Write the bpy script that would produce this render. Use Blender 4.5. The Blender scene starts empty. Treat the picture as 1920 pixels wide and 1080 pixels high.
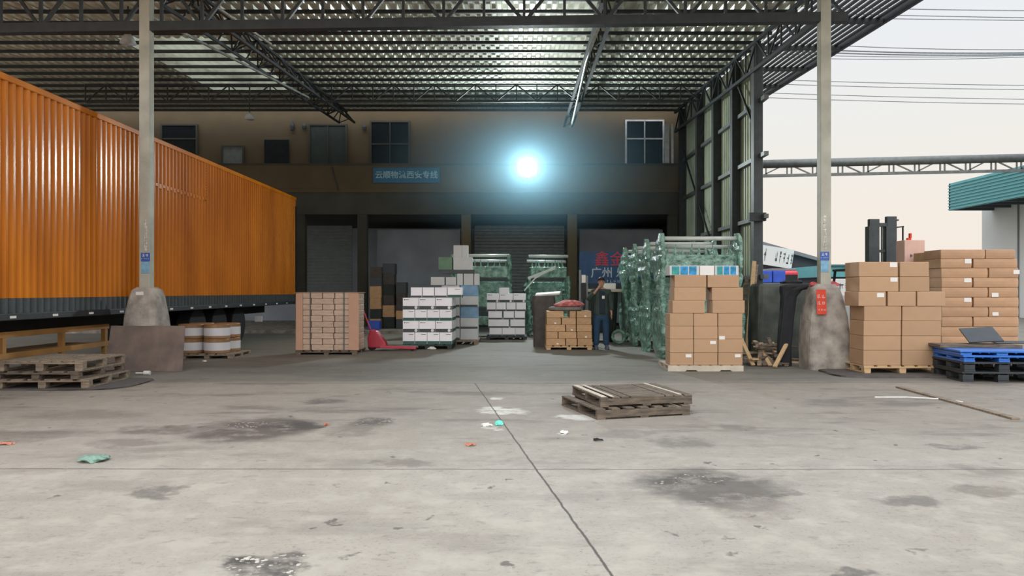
import bpy, bmesh, math, random
from mathutils import Vector, Matrix
random.seed(7)
S = bpy.context.scene
COL = S.collection
R = math.radians
# ------------------------------------------------------------------ camera
F, VX, VY, H = 1390.0, 967.0, 546.0, 1.4
cam = bpy.data.cameras.new('camera'); cam.sensor_width = 36; cam.lens = F/1920*36
cam.shift_x = -(VX-960)/1920; cam.shift_y = (VY-540)/1920; cam.clip_end = 500
camo = bpy.data.objects.new('camera', cam); COL.objects.link(camo)
camo.location = (0, 0, H); camo.rotation_euler = (R(90), 0, 0); S.camera = camo
# ------------------------------------------------------------------ sky (bright overcast, brighter overhead)
W = bpy.data.worlds.new('overcast_sky'); S.world = W; W.use_nodes = True
nt = W.node_tree; nt.nodes.clear()
tc = nt.nodes.new('ShaderNodeTexCoord'); sx = nt.nodes.new('ShaderNodeSeparateXYZ')
nt.links.new(tc.outputs['Generated'], sx.inputs[0])
rp = nt.nodes.new('ShaderNodeValToRGB'); nt.links.new(sx.outputs['Z'], rp.inputs[0])
e = rp.color_ramp.elements; e[0].position = 0.0; e[0].color = (.80, .70, .615, 1); e[1].position = 1.0; e[1].color = (.86, .93, 1, 1)
for p, c in ((.10, (.78, .725, .655)), (.22, (.735, .735, .715)), (.36, (.70, .735, .79))):
    n_ = e.new(p); n_.color = (*c, 1)
mr = nt.nodes.new('ShaderNodeMapRange'); nt.links.new(sx.outputs['Z'], mr.inputs[0])
mr.inputs[1].default_value = .38; mr.inputs[2].default_value = .95; mr.inputs[3].default_value = 1.0; mr.inputs[4].default_value = 2.3
bgn = nt.nodes.new('ShaderNodeBackground'); nt.links.new(rp.outputs[0], bgn.inputs[0]); 
mb_ = nt.nodes.new('ShaderNodeMapRange'); nt.links.new(sx.outputs['Y'], mb_.inputs[0])      # the sky behind the camera is brighter
mb_.inputs[1].default_value = .1; mb_.inputs[2].default_value = -.8; mb_.inputs[3].default_value = 1.17; mb_.inputs[4].default_value = 1.45
mu_ = nt.nodes.new('ShaderNodeMath'); mu_.operation = 'MULTIPLY'; nt.links.new(mr.outputs[0], mu_.inputs[0]); nt.links.new(mb_.outputs[0], mu_.inputs[1]); nt.links.new(mu_.outputs[0], bgn.inputs[1])
wo = nt.nodes.new('ShaderNodeOutputWorld'); nt.links.new(bgn.outputs[0], wo.inputs[0])
# veiled sun, high behind the camera
sun = bpy.data.lights.new('veiled_sun', 'SUN'); sun.energy = 1.0; sun.angle = R(50); sun.color = (1, .95, .9)
suno = bpy.data.objects.new('veiled_sun', sun); COL.objects.link(suno); suno.rotation_euler = (R(64), 0, R(-8))
# floodlight beam
LAMP = Vector((.39, 25.3, 5.62))
fl = bpy.data.lights.new('floodlight_beam', 'AREA'); fl.shape = 'DISK'; fl.size = .56; fl.energy = 700; fl.color = (.80, .95, 1.0)
flo = bpy.data.objects.new('floodlight_beam', fl); COL.objects.link(flo)
flo.location = LAMP + Vector((0, -.09, 0)); flo.rotation_euler = (R(-84), 0, 0)
S.view_settings.view_transform = 'Standard'; S.view_settings.look = 'None'
S.view_settings.gamma = 1; S.view_settings.use_curve_mapping = False; S.view_settings.exposure = 0.0

# ------------------------------------------------------------------ helpers
def P(px, py, d): return Vector(((px-VX)/F*d, d, H-(py-VY)/F*d))
def X(px, d): return (px-VX)/F*d
def Z(py, d): return H-(py-VY)/F*d
def GD(py): return H*F/(py-VY)
def G(px, py): d = GD(py); return Vector((X(px, d), d, 0))

def lin(c):
    return tuple(((v/255)/12.92 if v/255 <= .04045 else ((v/255+.055)/1.055)**2.4) for v in c)
MATS = {}
def mat(name, rgb, rough=.7, metal=0, var=.18, scale=6, bump=.15, bscale=40, rand=.0, stretch=(1, 1, 1), dirt=None, spec=.5, trans=0, detail=5):
    m = bpy.data.materials.new(name); m.use_nodes = True; MATS[name] = m
    t = m.node_tree; b = t.nodes['Principled BSDF']
    c = lin(rgb)
    co = t.nodes.new('ShaderNodeTexCoord'); mp = t.nodes.new('ShaderNodeMapping'); mp.inputs['Scale'].default_value = stretch
    t.links.new(co.outputs['Object'], mp.inputs[0])
    n = t.nodes.new('ShaderNodeTexNoise'); n.inputs['Scale'].default_value = scale; n.inputs['Detail'].default_value = detail
    t.links.new(mp.outputs[0], n.inputs['Vector'])
    r = t.nodes.new('ShaderNodeValToRGB'); r.color_ramp.elements[0].position = .3; r.color_ramp.elements[1].position = .7
    lo = tuple(v*(1-var) for v in c) if dirt is None else lin(dirt)
    r.color_ramp.elements[0].color = (*lo, 1); r.color_ramp.elements[1].color = (*[min(1, v*(1+var)) for v in c], 1)
    t.links.new(n.outputs[0], r.inputs[0]); out = r.outputs[0]
    if rand:
        oi = t.nodes.new('ShaderNodeObjectInfo'); m2 = t.nodes.new('ShaderNodeMapRange')
        m2.inputs[3].default_value = 1-rand; m2.inputs[4].default_value = 1+rand
        t.links.new(oi.outputs['Random'], m2.inputs[0])
        hs = t.nodes.new('ShaderNodeHueSaturation'); t.links.new(m2.outputs[0], hs.inputs['Value']); t.links.new(out, hs.inputs['Color']); out = hs.outputs[0]
    t.links.new(out, b.inputs['Base Color'])
    b.inputs['Roughness'].default_value = rough; b.inputs['Metallic'].default_value = metal
    b.inputs['Specular IOR Level'].default_value = spec
    if trans: b.inputs['Transmission Weight'].default_value = trans
    if bump:
        n2 = t.nodes.new('ShaderNodeTexNoise'); n2.inputs['Scale'].default_value = bscale; n2.inputs['Detail'].default_value = 4
        t.links.new(mp.outputs[0], n2.inputs['Vector'])
        bp = t.nodes.new('ShaderNodeBump'); bp.inputs['Strength'].default_value = bump; bp.inputs['Distance'].default_value = .02
        t.links.new(n2.outputs[0], bp.inputs['Height']); t.links.new(bp.outputs[0], b.inputs['Normal'])
    return m

class MB:
    def __init__(s): s.v = []; s.f = []
    def add(s, vs, fs):
        o = len(s.v); s.v += [tuple(v) for v in vs]; s.f += [tuple(i+o for i in f) for f in fs]; return s
    def box(s, x0, x1, y0, y1, z0, z1, M=None):
        vs = [Vector(p) for p in ((x0,y0,z0),(x1,y0,z0),(x1,y1,z0),(x0,y1,z0),(x0,y0,z1),(x1,y0,z1),(x1,y1,z1),(x0,y1,z1))]
        if M: vs = [M @ v for v in vs]
        return s.add(vs, [(0,3,2,1),(4,5,6,7),(0,1,5,4),(1,2,6,5),(2,3,7,6),(3,0,4,7)])
    def bar(s, a, b, w, h=None, up=(0, 0, 1)):
        a = Vector(a); b = Vector(b); h = h or w; d = (b-a); L = d.length; d.normalize()
        u = Vector(up)
        if abs(d.dot(u)) > .97: u = Vector((0, 1, 0))
        sd = d.cross(u).normalized(); u = sd.cross(d)
        vs = []
        for t in (a, b):
            for i, j in ((-1,-1),(1,-1),(1,1),(-1,1)): vs.append(t + sd*(i*w/2) + u*(j*h/2))
        return s.add(vs, [(0,1,2,3),(7,6,5,4),(0,4,5,1),(1,5,6,2),(2,6,7,3),(3,7,4,0)])
    def tube(s, pts, r, n=8, cap=True):
        pts = [Vector(p) for p in pts]; rs = r if isinstance(r, (list, tuple)) else [r]*len(pts)
        o = len(s.v); pu = None
        for i, p in enumerate(pts):
            d = (pts[min(i+1, len(pts)-1)]-pts[max(i-1, 0)]).normalized()
            u = pu or (Vector((0,0,1)) if abs(d.z) < .9 else Vector((1,0,0)))
            sd = d.cross(u).normalized(); u = sd.cross(d).normalized(); pu = u
            for k in range(n):
                a = 2*math.pi*k/n; s.v.append(tuple(p + (sd*math.cos(a)+u*math.sin(a))*rs[i]))
        for i in range(len(pts)-1):
            for k in range(n):
                k2 = (k+1) % n; s.f.append((o+i*n+k, o+(i+1)*n+k, o+(i+1)*n+k2, o+i*n+k2))
        if cap:
            s.f.append(tuple(o+k for k in range(n))); m = o+(len(pts)-1)*n; s.f.append(tuple(m+k for k in reversed(range(n))))
        return s
    def loft(s, rings, n=20, jit=0, power=2.0, seed=0):
        """rings: (cx,cy,z,rx,ry); superellipse sections stacked in z"""
        rd = random.Random(seed); o = len(s.v)
        for (cx, cy, z, rx, ry) in rings:
            for k in range(n):
                a = 2*math.pi*k/n; c, q = math.cos(a), math.sin(a)
                c = math.copysign(abs(c)**(2/power), c); q = math.copysign(abs(q)**(2/power), q)
                j = 1+rd.uniform(-jit, jit)
                s.v.append((cx+rx*c*j+rd.uniform(-jit, jit)*.06, cy+ry*q*j, z+rd.uniform(-jit, jit)*.05))
        for i in range(len(rings)-1):
            for k in range(n):
                k2 = (k+1) % n; s.f.append((o+i*n+k, o+i*n+k2, o+(i+1)*n+k2, o+(i+1)*n+k))
        s.f.append(tuple(o+k for k in reversed(range(n)))); m = o+(len(rings)-1)*n; s.f.append(tuple(m+k for k in range(n)))
        return s
    def prism(s, poly, axis, a0, a1):
        """poly in the plane perpendicular to axis, extruded a0..a1; axis 'x': poly=(y,z), 'y': (x,z), 'z': (x,y)"""
        def mk(p, a): return {'x': (a, p[0], p[1]), 'y': (p[0], a, p[1]), 'z': (p[0], p[1], a)}[axis]
        n = len(poly); vs = [mk(p, a0) for p in poly]+[mk(p, a1) for p in poly]
        fs = [tuple(range(n)), tuple(reversed(range(n, 2*n)))]+[(i, i+n, (i+1) % n+n, (i+1) % n) for i in range(n)]
        return s.add(vs, fs)
    def xform(s, M): s.v = [tuple(M @ Vector(v)) for v in s.v]; return s
    def build(s, name, m, parent=None, bevel=0, smooth=False, loc=None, sub=0, rot=None):
        me = bpy.data.meshes.new(name); me.from_pydata(s.v, [], s.f)
        bm = bmesh.new(); bm.from_mesh(me); bmesh.ops.recalc_face_normals(bm, faces=bm.faces[:]); bm.to_mesh(me); bm.free()
        me.materials.append(m if not isinstance(m, str) else MATS[m])
        ob = bpy.data.objects.new(name, me); COL.objects.link(ob)
        if parent: ob.parent = parent
        if loc is not None: ob.location = loc
        if rot is not None: ob.rotation_euler = rot
        if smooth:
            for p in me.polygons: p.use_smooth = True
        if bevel:
            b = ob.modifiers.new('bevel', 'BEVEL'); b.width = bevel; b.segments = 2; b.limit_method = 'ANGLE'
        if sub:
            q = ob.modifiers.new('sub', 'SUBSURF'); q.levels = sub; q.render_levels = sub
        return ob

def tag(o, label, cat, group=None, kind=None):
    if label: o['label'] = label
    if cat: o['category'] = cat
    if group: o['group'] = group
    if kind: o['kind'] = kind
    return o
def empty(name, loc, label, cat, group=None, rz=0):
    o = bpy.data.objects.new(name, None); COL.objects.link(o); o.location = loc; o.rotation_euler = (0, 0, rz)
    o.empty_display_size = .1
    return tag(o, label, cat, group)
def struct(o): o['kind'] = 'structure'; return o
def copy_tree(o, parent=None):
    c = o.copy(); COL.objects.link(c); c.parent = parent
    for ch in o.children: copy_tree(ch, c)
    return c
def text(body, size, m, parent, loc, rot=(R(90), 0, 0), name='lettering', ext=.004, sx_=1, bold=0):
    cu = bpy.data.curves.new(name, 'FONT'); cu.body = body; cu.size = size; cu.extrude = ext; cu.align_x = 'CENTER'; cu.align_y = 'CENTER'; cu.offset = bold
    tmp = bpy.data.objects.new('tmp', cu); COL.objects.link(tmp)
    dg = bpy.context.evaluated_depsgraph_get(); me = bpy.data.meshes.new_from_object(tmp.evaluated_get(dg)); me.name = name
    bpy.data.objects.remove(tmp); bpy.data.curves.remove(cu)
    me.materials.clear(); me.materials.append(MATS[m])
    ob = bpy.data.objects.new(name, me); COL.objects.link(ob); ob.parent = parent; ob.location = loc; ob.rotation_euler = rot; ob.scale = (sx_, 1, 1)
    return ob

def marks(n, w, h, gap, m, parent, loc, seed=1, name='lettering', vertical=False, dense=5, skip=()):
    """blurred, unreadable characters: each cell a small cluster of strokes"""
    rd = random.Random(seed); mb = MB()
    for i in range(n):
        if i in skip: continue
        cx = 0 if vertical else (i-(n-1)/2)*(w+gap); cz = ((n-1)/2-i)*(h+gap) if vertical else 0
        for k in range(dense):
            if k % 2: z = rd.uniform(-.42, .42)*h; a = rd.uniform(.25, .5)*w; mb.box(cx-a, cx+a, -.003, 0, cz+z-h*.045, cz+z+h*.045)
            else: x = rd.uniform(-.36, .36)*w; a = rd.uniform(.25, .5)*h; mb.box(cx+x-w*.05, cx+x+w*.05, -.0035, 0, cz-a, cz+a)
    return mb.build(name, m, parent, loc=loc)

# ------------------------------------------------------------------ materials
mat('orange_paint', (208, 124, 24), rough=.24, var=.10, scale=1.2, bump=.05, stretch=(1, 1, .3), dirt=(176, 96, 12), spec=.2)
mat('charcoal_paint', (58, 66, 68), rough=.5, var=.2)
mat('black_steel', (26, 28, 30), rough=.6)
mat('dark_steel', (52, 56, 58), rough=.55, metal=.3)
mat('grey_steel', (104, 108, 106), rough=.45, metal=.5)
mat('pale_pipe', (205, 210, 205), rough=.25, metal=.6, bump=0)
mat('roof_sheet', (226, 226, 208), rough=.32, metal=.15, var=.22, scale=1.5, bump=.05)
mat('wall_sheet', (160, 168, 146), rough=.5, metal=.2, var=.2, scale=1.2)
mat('column_paint', (176, 174, 160), rough=.6, var=.08, scale=3, dirt=(152, 152, 140))
mat('base_concrete', (168, 160, 150), rough=.9, var=.2, scale=4, bump=.5, bscale=25, dirt=(112, 106, 100))
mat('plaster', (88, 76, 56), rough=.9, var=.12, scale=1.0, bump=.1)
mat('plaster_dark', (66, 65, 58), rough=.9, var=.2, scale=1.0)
mat('recess_wall', (150, 158, 168), rough=.9, var=.2, scale=.8)
mat('dark_glass', (30, 36, 40), rough=.15, bump=0)
mat('dark_green', (40, 52, 48), rough=.7)
mat('shutter', (100, 108, 108), rough=.6)
mat('white_frame', (190, 192, 192), rough=.5)
mat('cardboard', (176, 142, 110), rough=.75, var=.06, scale=3, bump=.05, bscale=60, rand=.07)
mat('cardboard_flat', (180, 142, 110), rough=.7, var=.10, scale=4, bump=.2, bscale=9, rand=.06)
mat('cardboard_film', (186, 146, 104), rough=.35, var=.14, scale=6, bump=.5, bscale=14, rand=.10)
mat('kraft_wrap', (184, 158, 138), rough=.32, var=.12, scale=7, bump=.7, bscale=12, rand=.10, stretch=(1, 1, 2.5))
mat('kraft_board', (186, 146, 122), rough=.8, var=.05)
mat('tape', (176, 132, 94), rough=.35, bump=0, var=.05)
mat('label_white', (226, 222, 216), rough=.6, bump=0, var=.03)
mat('white_box', (244, 242, 246), rough=.6, var=.04, bump=.03, rand=.05)
mat('grey_box', (196, 198, 198), rough=.6, var=.05, bump=.03, rand=.06)
mat('band_dark', (66, 74, 74), rough=.6, bump=0)
mat('band_green', (46, 92, 84), rough=.6, bump=0)
mat('ink', (22, 22, 24), rough=.6, bump=0, var=0)
mat('green_box', (96, 130, 104), rough=.6, var=.2, scale=5)
mat('blue_film', (104, 146, 178), rough=.35, var=.2)
mat('print_blue', (30, 140, 205), rough=.4, var=.35, scale=14, bump=0, dirt=(20, 100, 110))
mat('print_green', (40, 150, 120), rough=.4, var=.3, scale=14, bump=0, dirt=(30, 110, 150))
mat('green_film', (130, 166, 150), rough=.14, var=.25, scale=7, bump=1.0, bscale=9, dirt=(74, 112, 98), spec=.8)
mat('roller_white', (196, 202, 196), rough=.3, var=.08)
mat('old_wood', (150, 132, 112), rough=.85, var=.2, scale=5, stretch=(1, 5, 5), bump=.4, dirt=(104, 92, 80), rand=.08)
mat('fresh_wood', (196, 164, 124), rough=.8, var=.12, scale=5, stretch=(1, 5, 5), bump=.3, rand=.06)
mat('weathered_wood', (118, 104, 88), rough=.9, var=.25, scale=5, stretch=(1, 5, 5), bump=.5, dirt=(72, 64, 58))
mat('pale_wood', (190, 178, 160), rough=.8, var=.12, scale=5, bump=.3)
mat('plank_orange', (176, 128, 72), rough=.7, var=.15, scale=3)
mat('rust_plate', (120, 104, 94), rough=.85, var=.14, scale=3.5, bump=.2, dirt=(98, 86, 80))
mat('dark_mat', (84, 78, 74), rough=.9, var=.2, bump=.3)
mat('reel_brown', (150, 112, 76), rough=.4, var=.2, bump=.2)
mat('reel_white', (214, 212, 216), rough=.4, var=.04, bump=.05)
mat('blue_plastic', (46, 108, 190), rough=.4, var=.12)
mat('black_plastic', (48, 54, 58), rough=.55, var=.2)
mat('rubber', (28, 28, 30), rough=.85)
mat('tarp', (84, 88, 82), rough=.8, var=.25, scale=3, bump=.6, bscale=5, dirt=(56, 60, 56))
mat('black_cloth', (34, 34, 38), rough=.85, bump=.6, bscale=12)
mat('red_print', (206, 62, 40), rough=.6, var=.1, bump=0)
mat('red_paint', (178, 46, 66), rough=.35, var=.1)
mat('pink_cloth', (196, 112, 106), rough=.8, var=.35, scale=12, bump=.5, dirt=(140, 60, 58))
mat('pink_carton', (214, 176, 162), rough=.7, var=.05)
mat('teal_roof', (96, 164, 168), rough=.5, var=.06, scale=2, bump=0)
mat('teal_dark', (58, 104, 114), rough=.6, var=.1)
mat('far_white', (208, 208, 204), rough=.8, var=.05, scale=.5, bump=0)
mat('far_grey', (118, 120, 122), rough=.8, var=.12, scale=.5, bump=0)
mat('far_dark', (78, 82, 88), rough=.8, var=.12, scale=.5, bump=0)
mat('sign_blue', (28, 92, 128), rough=.5, var=.08, bump=0)
mat('poster_blue', (56, 92, 168), rough=.5, var=.15, scale=9, bump=0)
mat('poster_sky', (120, 168, 196), rough=.5, var=.25, scale=12, bump=0)
mat('red_truck', (206, 60, 72), rough=.4)
mat('blue_crate', (44, 88, 200), rough=.4)
mat('skin', (176, 130, 108), rough=.55, var=.05, bump=0)
mat('hair', (26, 24, 24), rough=.6, bump=.3)
mat('jacket', (52, 66, 62), rough=.85, var=.15, bump=.4, bscale=14)
mat('shirt', (34, 42, 54), rough=.85)
mat('trousers', (34, 62, 88), rough=.85, var=.15, bump=.4, bscale=12)
mat('shoe', (84, 84, 98), rough=.7)
mat('litter_green', (120, 148, 132), rough=.6, bump=.6, var=.3)
mat('litter_teal', (110, 222, 200), rough=.5, bump=0)
mat('litter_white', (220, 220, 212), rough=.6, bump=.2)
mat('litter_orange', (190, 122, 98), rough=.6, bump=0)
mat('grey_cloth', (120, 112, 108), rough=.8, bump=.5, var=.2)
mat('wire_black', (120, 122, 126), rough=.7, bump=0)
mat('plant_green', (70, 92, 60), rough=.8, var=.3)
for n_ in MATS['green_film'].node_tree.nodes:
    if n_.type == 'BUMP': n_.inputs['Distance'].default_value = .09
mat('rag_red', (186, 84, 88), rough=.9, var=.3, scale=20)
lens = bpy.data.materials.new('lamp_lens'); lens.use_nodes = True; MATS['lamp_lens'] = lens
b_ = lens.node_tree.nodes['Principled BSDF']; b_.inputs['Emission Color'].default_value = (.85, .96, 1, 1); b_.inputs['Emission Strength'].default_value = 30

# ---- floor shader: worn concrete with joints, oil stains and pale paint spots with painted wet-sky glints
def floor_material():
    m = bpy.data.materials.new('worn_concrete'); m.use_nodes = True; t = m.node_tree; b = t.nodes['Principled BSDF']
    L = t.links.new
    def nd(ty, **kw):
        n = t.nodes.new(ty)
        for k, v in kw.items(): setattr(n, k, v)
        return n
    def setin(n, i, v):
        if hasattr(v, 'is_output') or isinstance(v, bpy.types.NodeSocket): L(v, n.inputs[i])
        else: n.inputs[i].default_value = v
    def M(op, a, b_=0.0, c=0.0, clamp=False):
        n = nd('ShaderNodeMath', operation=op, use_clamp=clamp); setin(n, 0, a); setin(n, 1, b_)
        if op in ('MULTIPLY_ADD',): setin(n, 2, c)
        return n.outputs[0]
    def sm(x, a, b2):
        n = nd('ShaderNodeMapRange', interpolation_type='SMOOTHSTEP'); setin(n, 0, x); setin(n, 1, a); setin(n, 2, b2); return n.outputs[0]
    def mix(f, a, b2):
        n = nd('ShaderNodeMix', data_type='RGBA'); setin(n, 0, f)
        for i, v in ((6, a), (7, b2)):
            if isinstance(v, tuple): n.inputs[i].default_value = (*v, 1)
            else: L(v, n.inputs[i])
        return n.outputs[2]
    co = nd('ShaderNodeTexCoord').outputs['Object']
    def noise(s, det=6, rough=.6, st=(1, 1, 1)):
        mp = nd('ShaderNodeMapping'); L(co, mp.inputs[0]); mp.inputs['Scale'].default_value = st
        n = nd('ShaderNodeTexNoise'); n.inputs['Scale'].default_value = s; n.inputs['Detail'].default_value = det; n.inputs['Roughness'].default_value = rough
        L(mp.outputs[0], n.inputs['Vector']); return n.outputs
    wn = noise(1.6, 5, .65)
    wv = nd('ShaderNodeVectorMath', operation='MULTIPLY_ADD'); L(wn['Color'], wv.inputs[0]); wv.inputs[1].default_value = (.9, .9, 0); L(co, wv.inputs[2])
    wv2 = nd('ShaderNodeVectorMath', operation='ADD'); L(wv.outputs[0], wv2.inputs[0]); wv2.inputs[1].default_value = (-.45, -.45, 0)
    ws = nd('ShaderNodeSeparateXYZ'); L(wv2.outputs[0], ws.inputs[0])
    fs = nd('ShaderNodeSeparateXYZ'); L(co, fs.inputs[0]); x, y = fs.outputs[0], fs.outputs[1]
    n1 = noise(.35, 7, .7)[0]; n2 = noise(3.5, 6, .7)[0]; n3 = noise(38, 4, .7)[0]; n4 = noise(1.1, 6, .7, (.45, 1.4, 1))[0]
    n5 = noise(9, 5, .6, (.7, 1.3, 1))[0]; n6 = noise(.16, 4, .6)[0]
    far = sm(M('ADD', y, M('MULTIPLY', n1, 2.0)), 6.2, 9.5)          # darker, browner floor from mid yard on toward the shed
    c = mix(sm(n1, .30, .70), lin((148, 139, 127)), lin((166, 157, 144)))
    c = mix(M('MULTIPLY', sm(n6, .40, .60), .35), c, lin((150, 143, 136)))
    c = mix(M('MULTIPLY', sm(n2, .46, .64), .45), c, lin((176, 168, 154)))
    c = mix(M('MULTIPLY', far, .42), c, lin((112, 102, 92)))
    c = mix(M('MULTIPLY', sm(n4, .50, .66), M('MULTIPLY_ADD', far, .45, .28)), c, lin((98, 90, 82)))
    c = mix(M('MULTIPLY', sm(n5, .58, .70), .40), c, lin((104, 96, 87)))
    c = mix(M('MULTIPLY', M('MULTIPLY', sm(n3, .54, .66), sm(n2, .60, .42)), .45), c, lin((98, 91, 83)))
    vo = nd('ShaderNodeTexVoronoi'); vo.inputs['Scale'].default_value = 30; L(co, vo.inputs['Vector'])
    vs = nd('ShaderNodeTexVoronoi'); vs.inputs['Scale'].default_value = 2.6; vs.inputs['Randomness'].default_value = 1; L(wv.outputs[0], vs.inputs['Vector'])
    c = mix(M('MULTIPLY', sm(vs.outputs['Distance'], .13, .06), .75), c, lin((74, 68, 62)))       # scattered small dark spots
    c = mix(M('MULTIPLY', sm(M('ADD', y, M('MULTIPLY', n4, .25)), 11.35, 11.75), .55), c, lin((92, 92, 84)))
    # stains and painted pale glints: px, py, half-width px, half-height px, strength
    def stain_or_glint(c, px, py, hw, hh, st, col, peb=False):
        g = G(px, py); d = g.y; rx = hw/F*d; ry = hh/F*d*d/H
        a = M('DIVIDE', M('SUBTRACT', ws.outputs[0], g.x), rx); bb = M('DIVIDE', M('SUBTRACT', ws.outputs[1], g.y), ry)
        r = M('ADD', M('MULTIPLY', a, a), M('MULTIPLY', bb, bb))
        f = M('MULTIPLY', sm(r, 1.35, .25), st)
        f = M('MULTIPLY', f, sm(n2, .28, .55))
        c = mix(f, c, col)
        if peb: c = mix(M('MULTIPLY', sm(vo.outputs['Distance'], .42, .30), M('MULTIPLY', sm(f, .25, .7), sm(n5, .42, .56))), c, lin((196, 188, 172)))
        return c
    dk = lin((64, 58, 55)); br = lin((84, 73, 66)); pl = lin((206, 202, 192))
    for a in ((480, 806, 115, 26, .95, br), (460, 797, 60, 7, .9, br, True), (690, 793, 45, 7, .8, dk, True), (300, 808, 90, 9, .7, br), (250, 830, 80, 8, .5, br), (560, 797, 50, 10, .9, dk), (670, 800, 50, 18, .5, br), (610, 752, 50, 6, .7, dk), (1330, 912, 140, 38, .75, dk),
              (1400, 950, 90, 28, .45, br), (480, 1062, 75, 24, .95, dk, True), (560, 1035, 30, 10, .8, dk, True), (1590, 1072, 50, 14, .7, dk), (1700, 935, 60, 14, .6, dk), (320, 918, 34, 12, .6, dk),
              (1300, 900, 70, 9, .6, dk, True), (1470, 930, 50, 5, .5, dk), (1850, 925, 60, 12, .5, br), (1280, 832, 60, 9, .5, dk), (1380, 800, 50, 8, .45, br), (1560, 757, 70, 8, .4, dk), (150, 778, 120, 9, .4, br), (770, 870, 60, 8, .5, br),
              (1180, 815, 60, 8, .4, br), (1780, 835, 40, 6, .6, dk), (1850, 880, 60, 10, .4, br), (60, 815, 90, 12, .4, br), (900, 1010, 90, 18, .2, br), (1100, 700, 160, 14, .3, dk), (680, 690, 170, 16, .35, dk), (480, 690, 120, 14, .3, dk)):
        c = stain_or_glint(c, *a)
    for a in ((945, 771, 55, 5, .95, pl), (912, 766, 22, 3, .8, pl), (940, 747, 22, 3, .8, pl), (1090, 783, 50, 4, .8, pl), (925, 800, 20, 3, .7, pl), (1058, 813, 9, 2, .9, pl)):  # white paint spots, plus sky reflections on wet floor painted as pale colour
        c = stain_or_glint(c, *a)
    # joints and the long crack
    def line(c, p0, p1, w, st, wob=.02):
        d = (p1-p0); L_ = math.hypot(d.x, d.y); nx, ny = -d.y/L_, d.x/L_
        v = M('ADD', M('MULTIPLY', M('SUBTRACT', x, p0.x), nx), M('MULTIPLY', M('SUBTRACT', y, p0.y), ny))
        v = M('ABSOLUTE', M('ADD', v, M('MULTIPLY', M('SUBTRACT', n2, .5), wob)))
        u = M('DIVIDE', M('ADD', M('MULTIPLY', M('SUBTRACT', x, p0.x), d.x/L_), M('MULTIPLY', M('SUBTRACT', y, p0.y), d.y/L_)), L_)
        msk = M('MULTIPLY', M('GREATER_THAN', u, 0.0), M('LESS_THAN', u, 1.0))
        return mix(M('MULTIPLY', M('MULTIPLY', sm(v, w, w*.35), st), msk), c, lin((66, 60, 57)))
    c = line(c, G(0, 875)+Vector((-8, -.05, 0)), G(1920, 887)+Vector((6, .1, 0)), .014, .85)
    c = line(c, G(400, 719), G(1920, 717), .03, .6)
    c = line(c, G(890, 718), G(1120, 1045)+Vector((.06, -.35, 0)), .012, .9, .03)
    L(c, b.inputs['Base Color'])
    rr = nd('ShaderNodeMapRange'); L(n1, rr.inputs[0]); rr.inputs[3].default_value = .62; rr.inputs[4].default_value = .95
    L(rr.outputs[0], b.inputs['Roughness'])
    bp = nd('ShaderNodeBump'); bp.inputs['Strength'].default_value = .35; bp.inputs['Distance'].default_value = .01
    L(M('ADD', n3, n2), bp.inputs['Height']); L(bp.outputs[0], b.inputs['Normal'])
    return m
MATS['worn_concrete'] = floor_material()

# ------------------------------------------------------------------ setting
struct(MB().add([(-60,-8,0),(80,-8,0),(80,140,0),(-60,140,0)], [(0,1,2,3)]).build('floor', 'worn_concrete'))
def corrug(u0, u1, pitch, depth, flat=.35):
    """trapezoid profile points (u, w)"""
    pts = []; u = u0
    while u < u1-1e-6:
        p = pitch
        pts += [(u, 0), (u+p*flat, 0), (u+p*.5, depth), (u+p*(.5+flat), depth)]
        u += p
    pts.append((u, 0)); return pts
def sheet(prof, fa, fb):
    """strip between the two point functions fa(u,w), fb(u,w)"""
    m = MB(); n = len(prof)
    m.add([fa(*p) for p in prof]+[fb(*p) for p in prof], [(i, i+1, i+1+n, i+n) for i in range(n-1)]); return m
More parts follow.
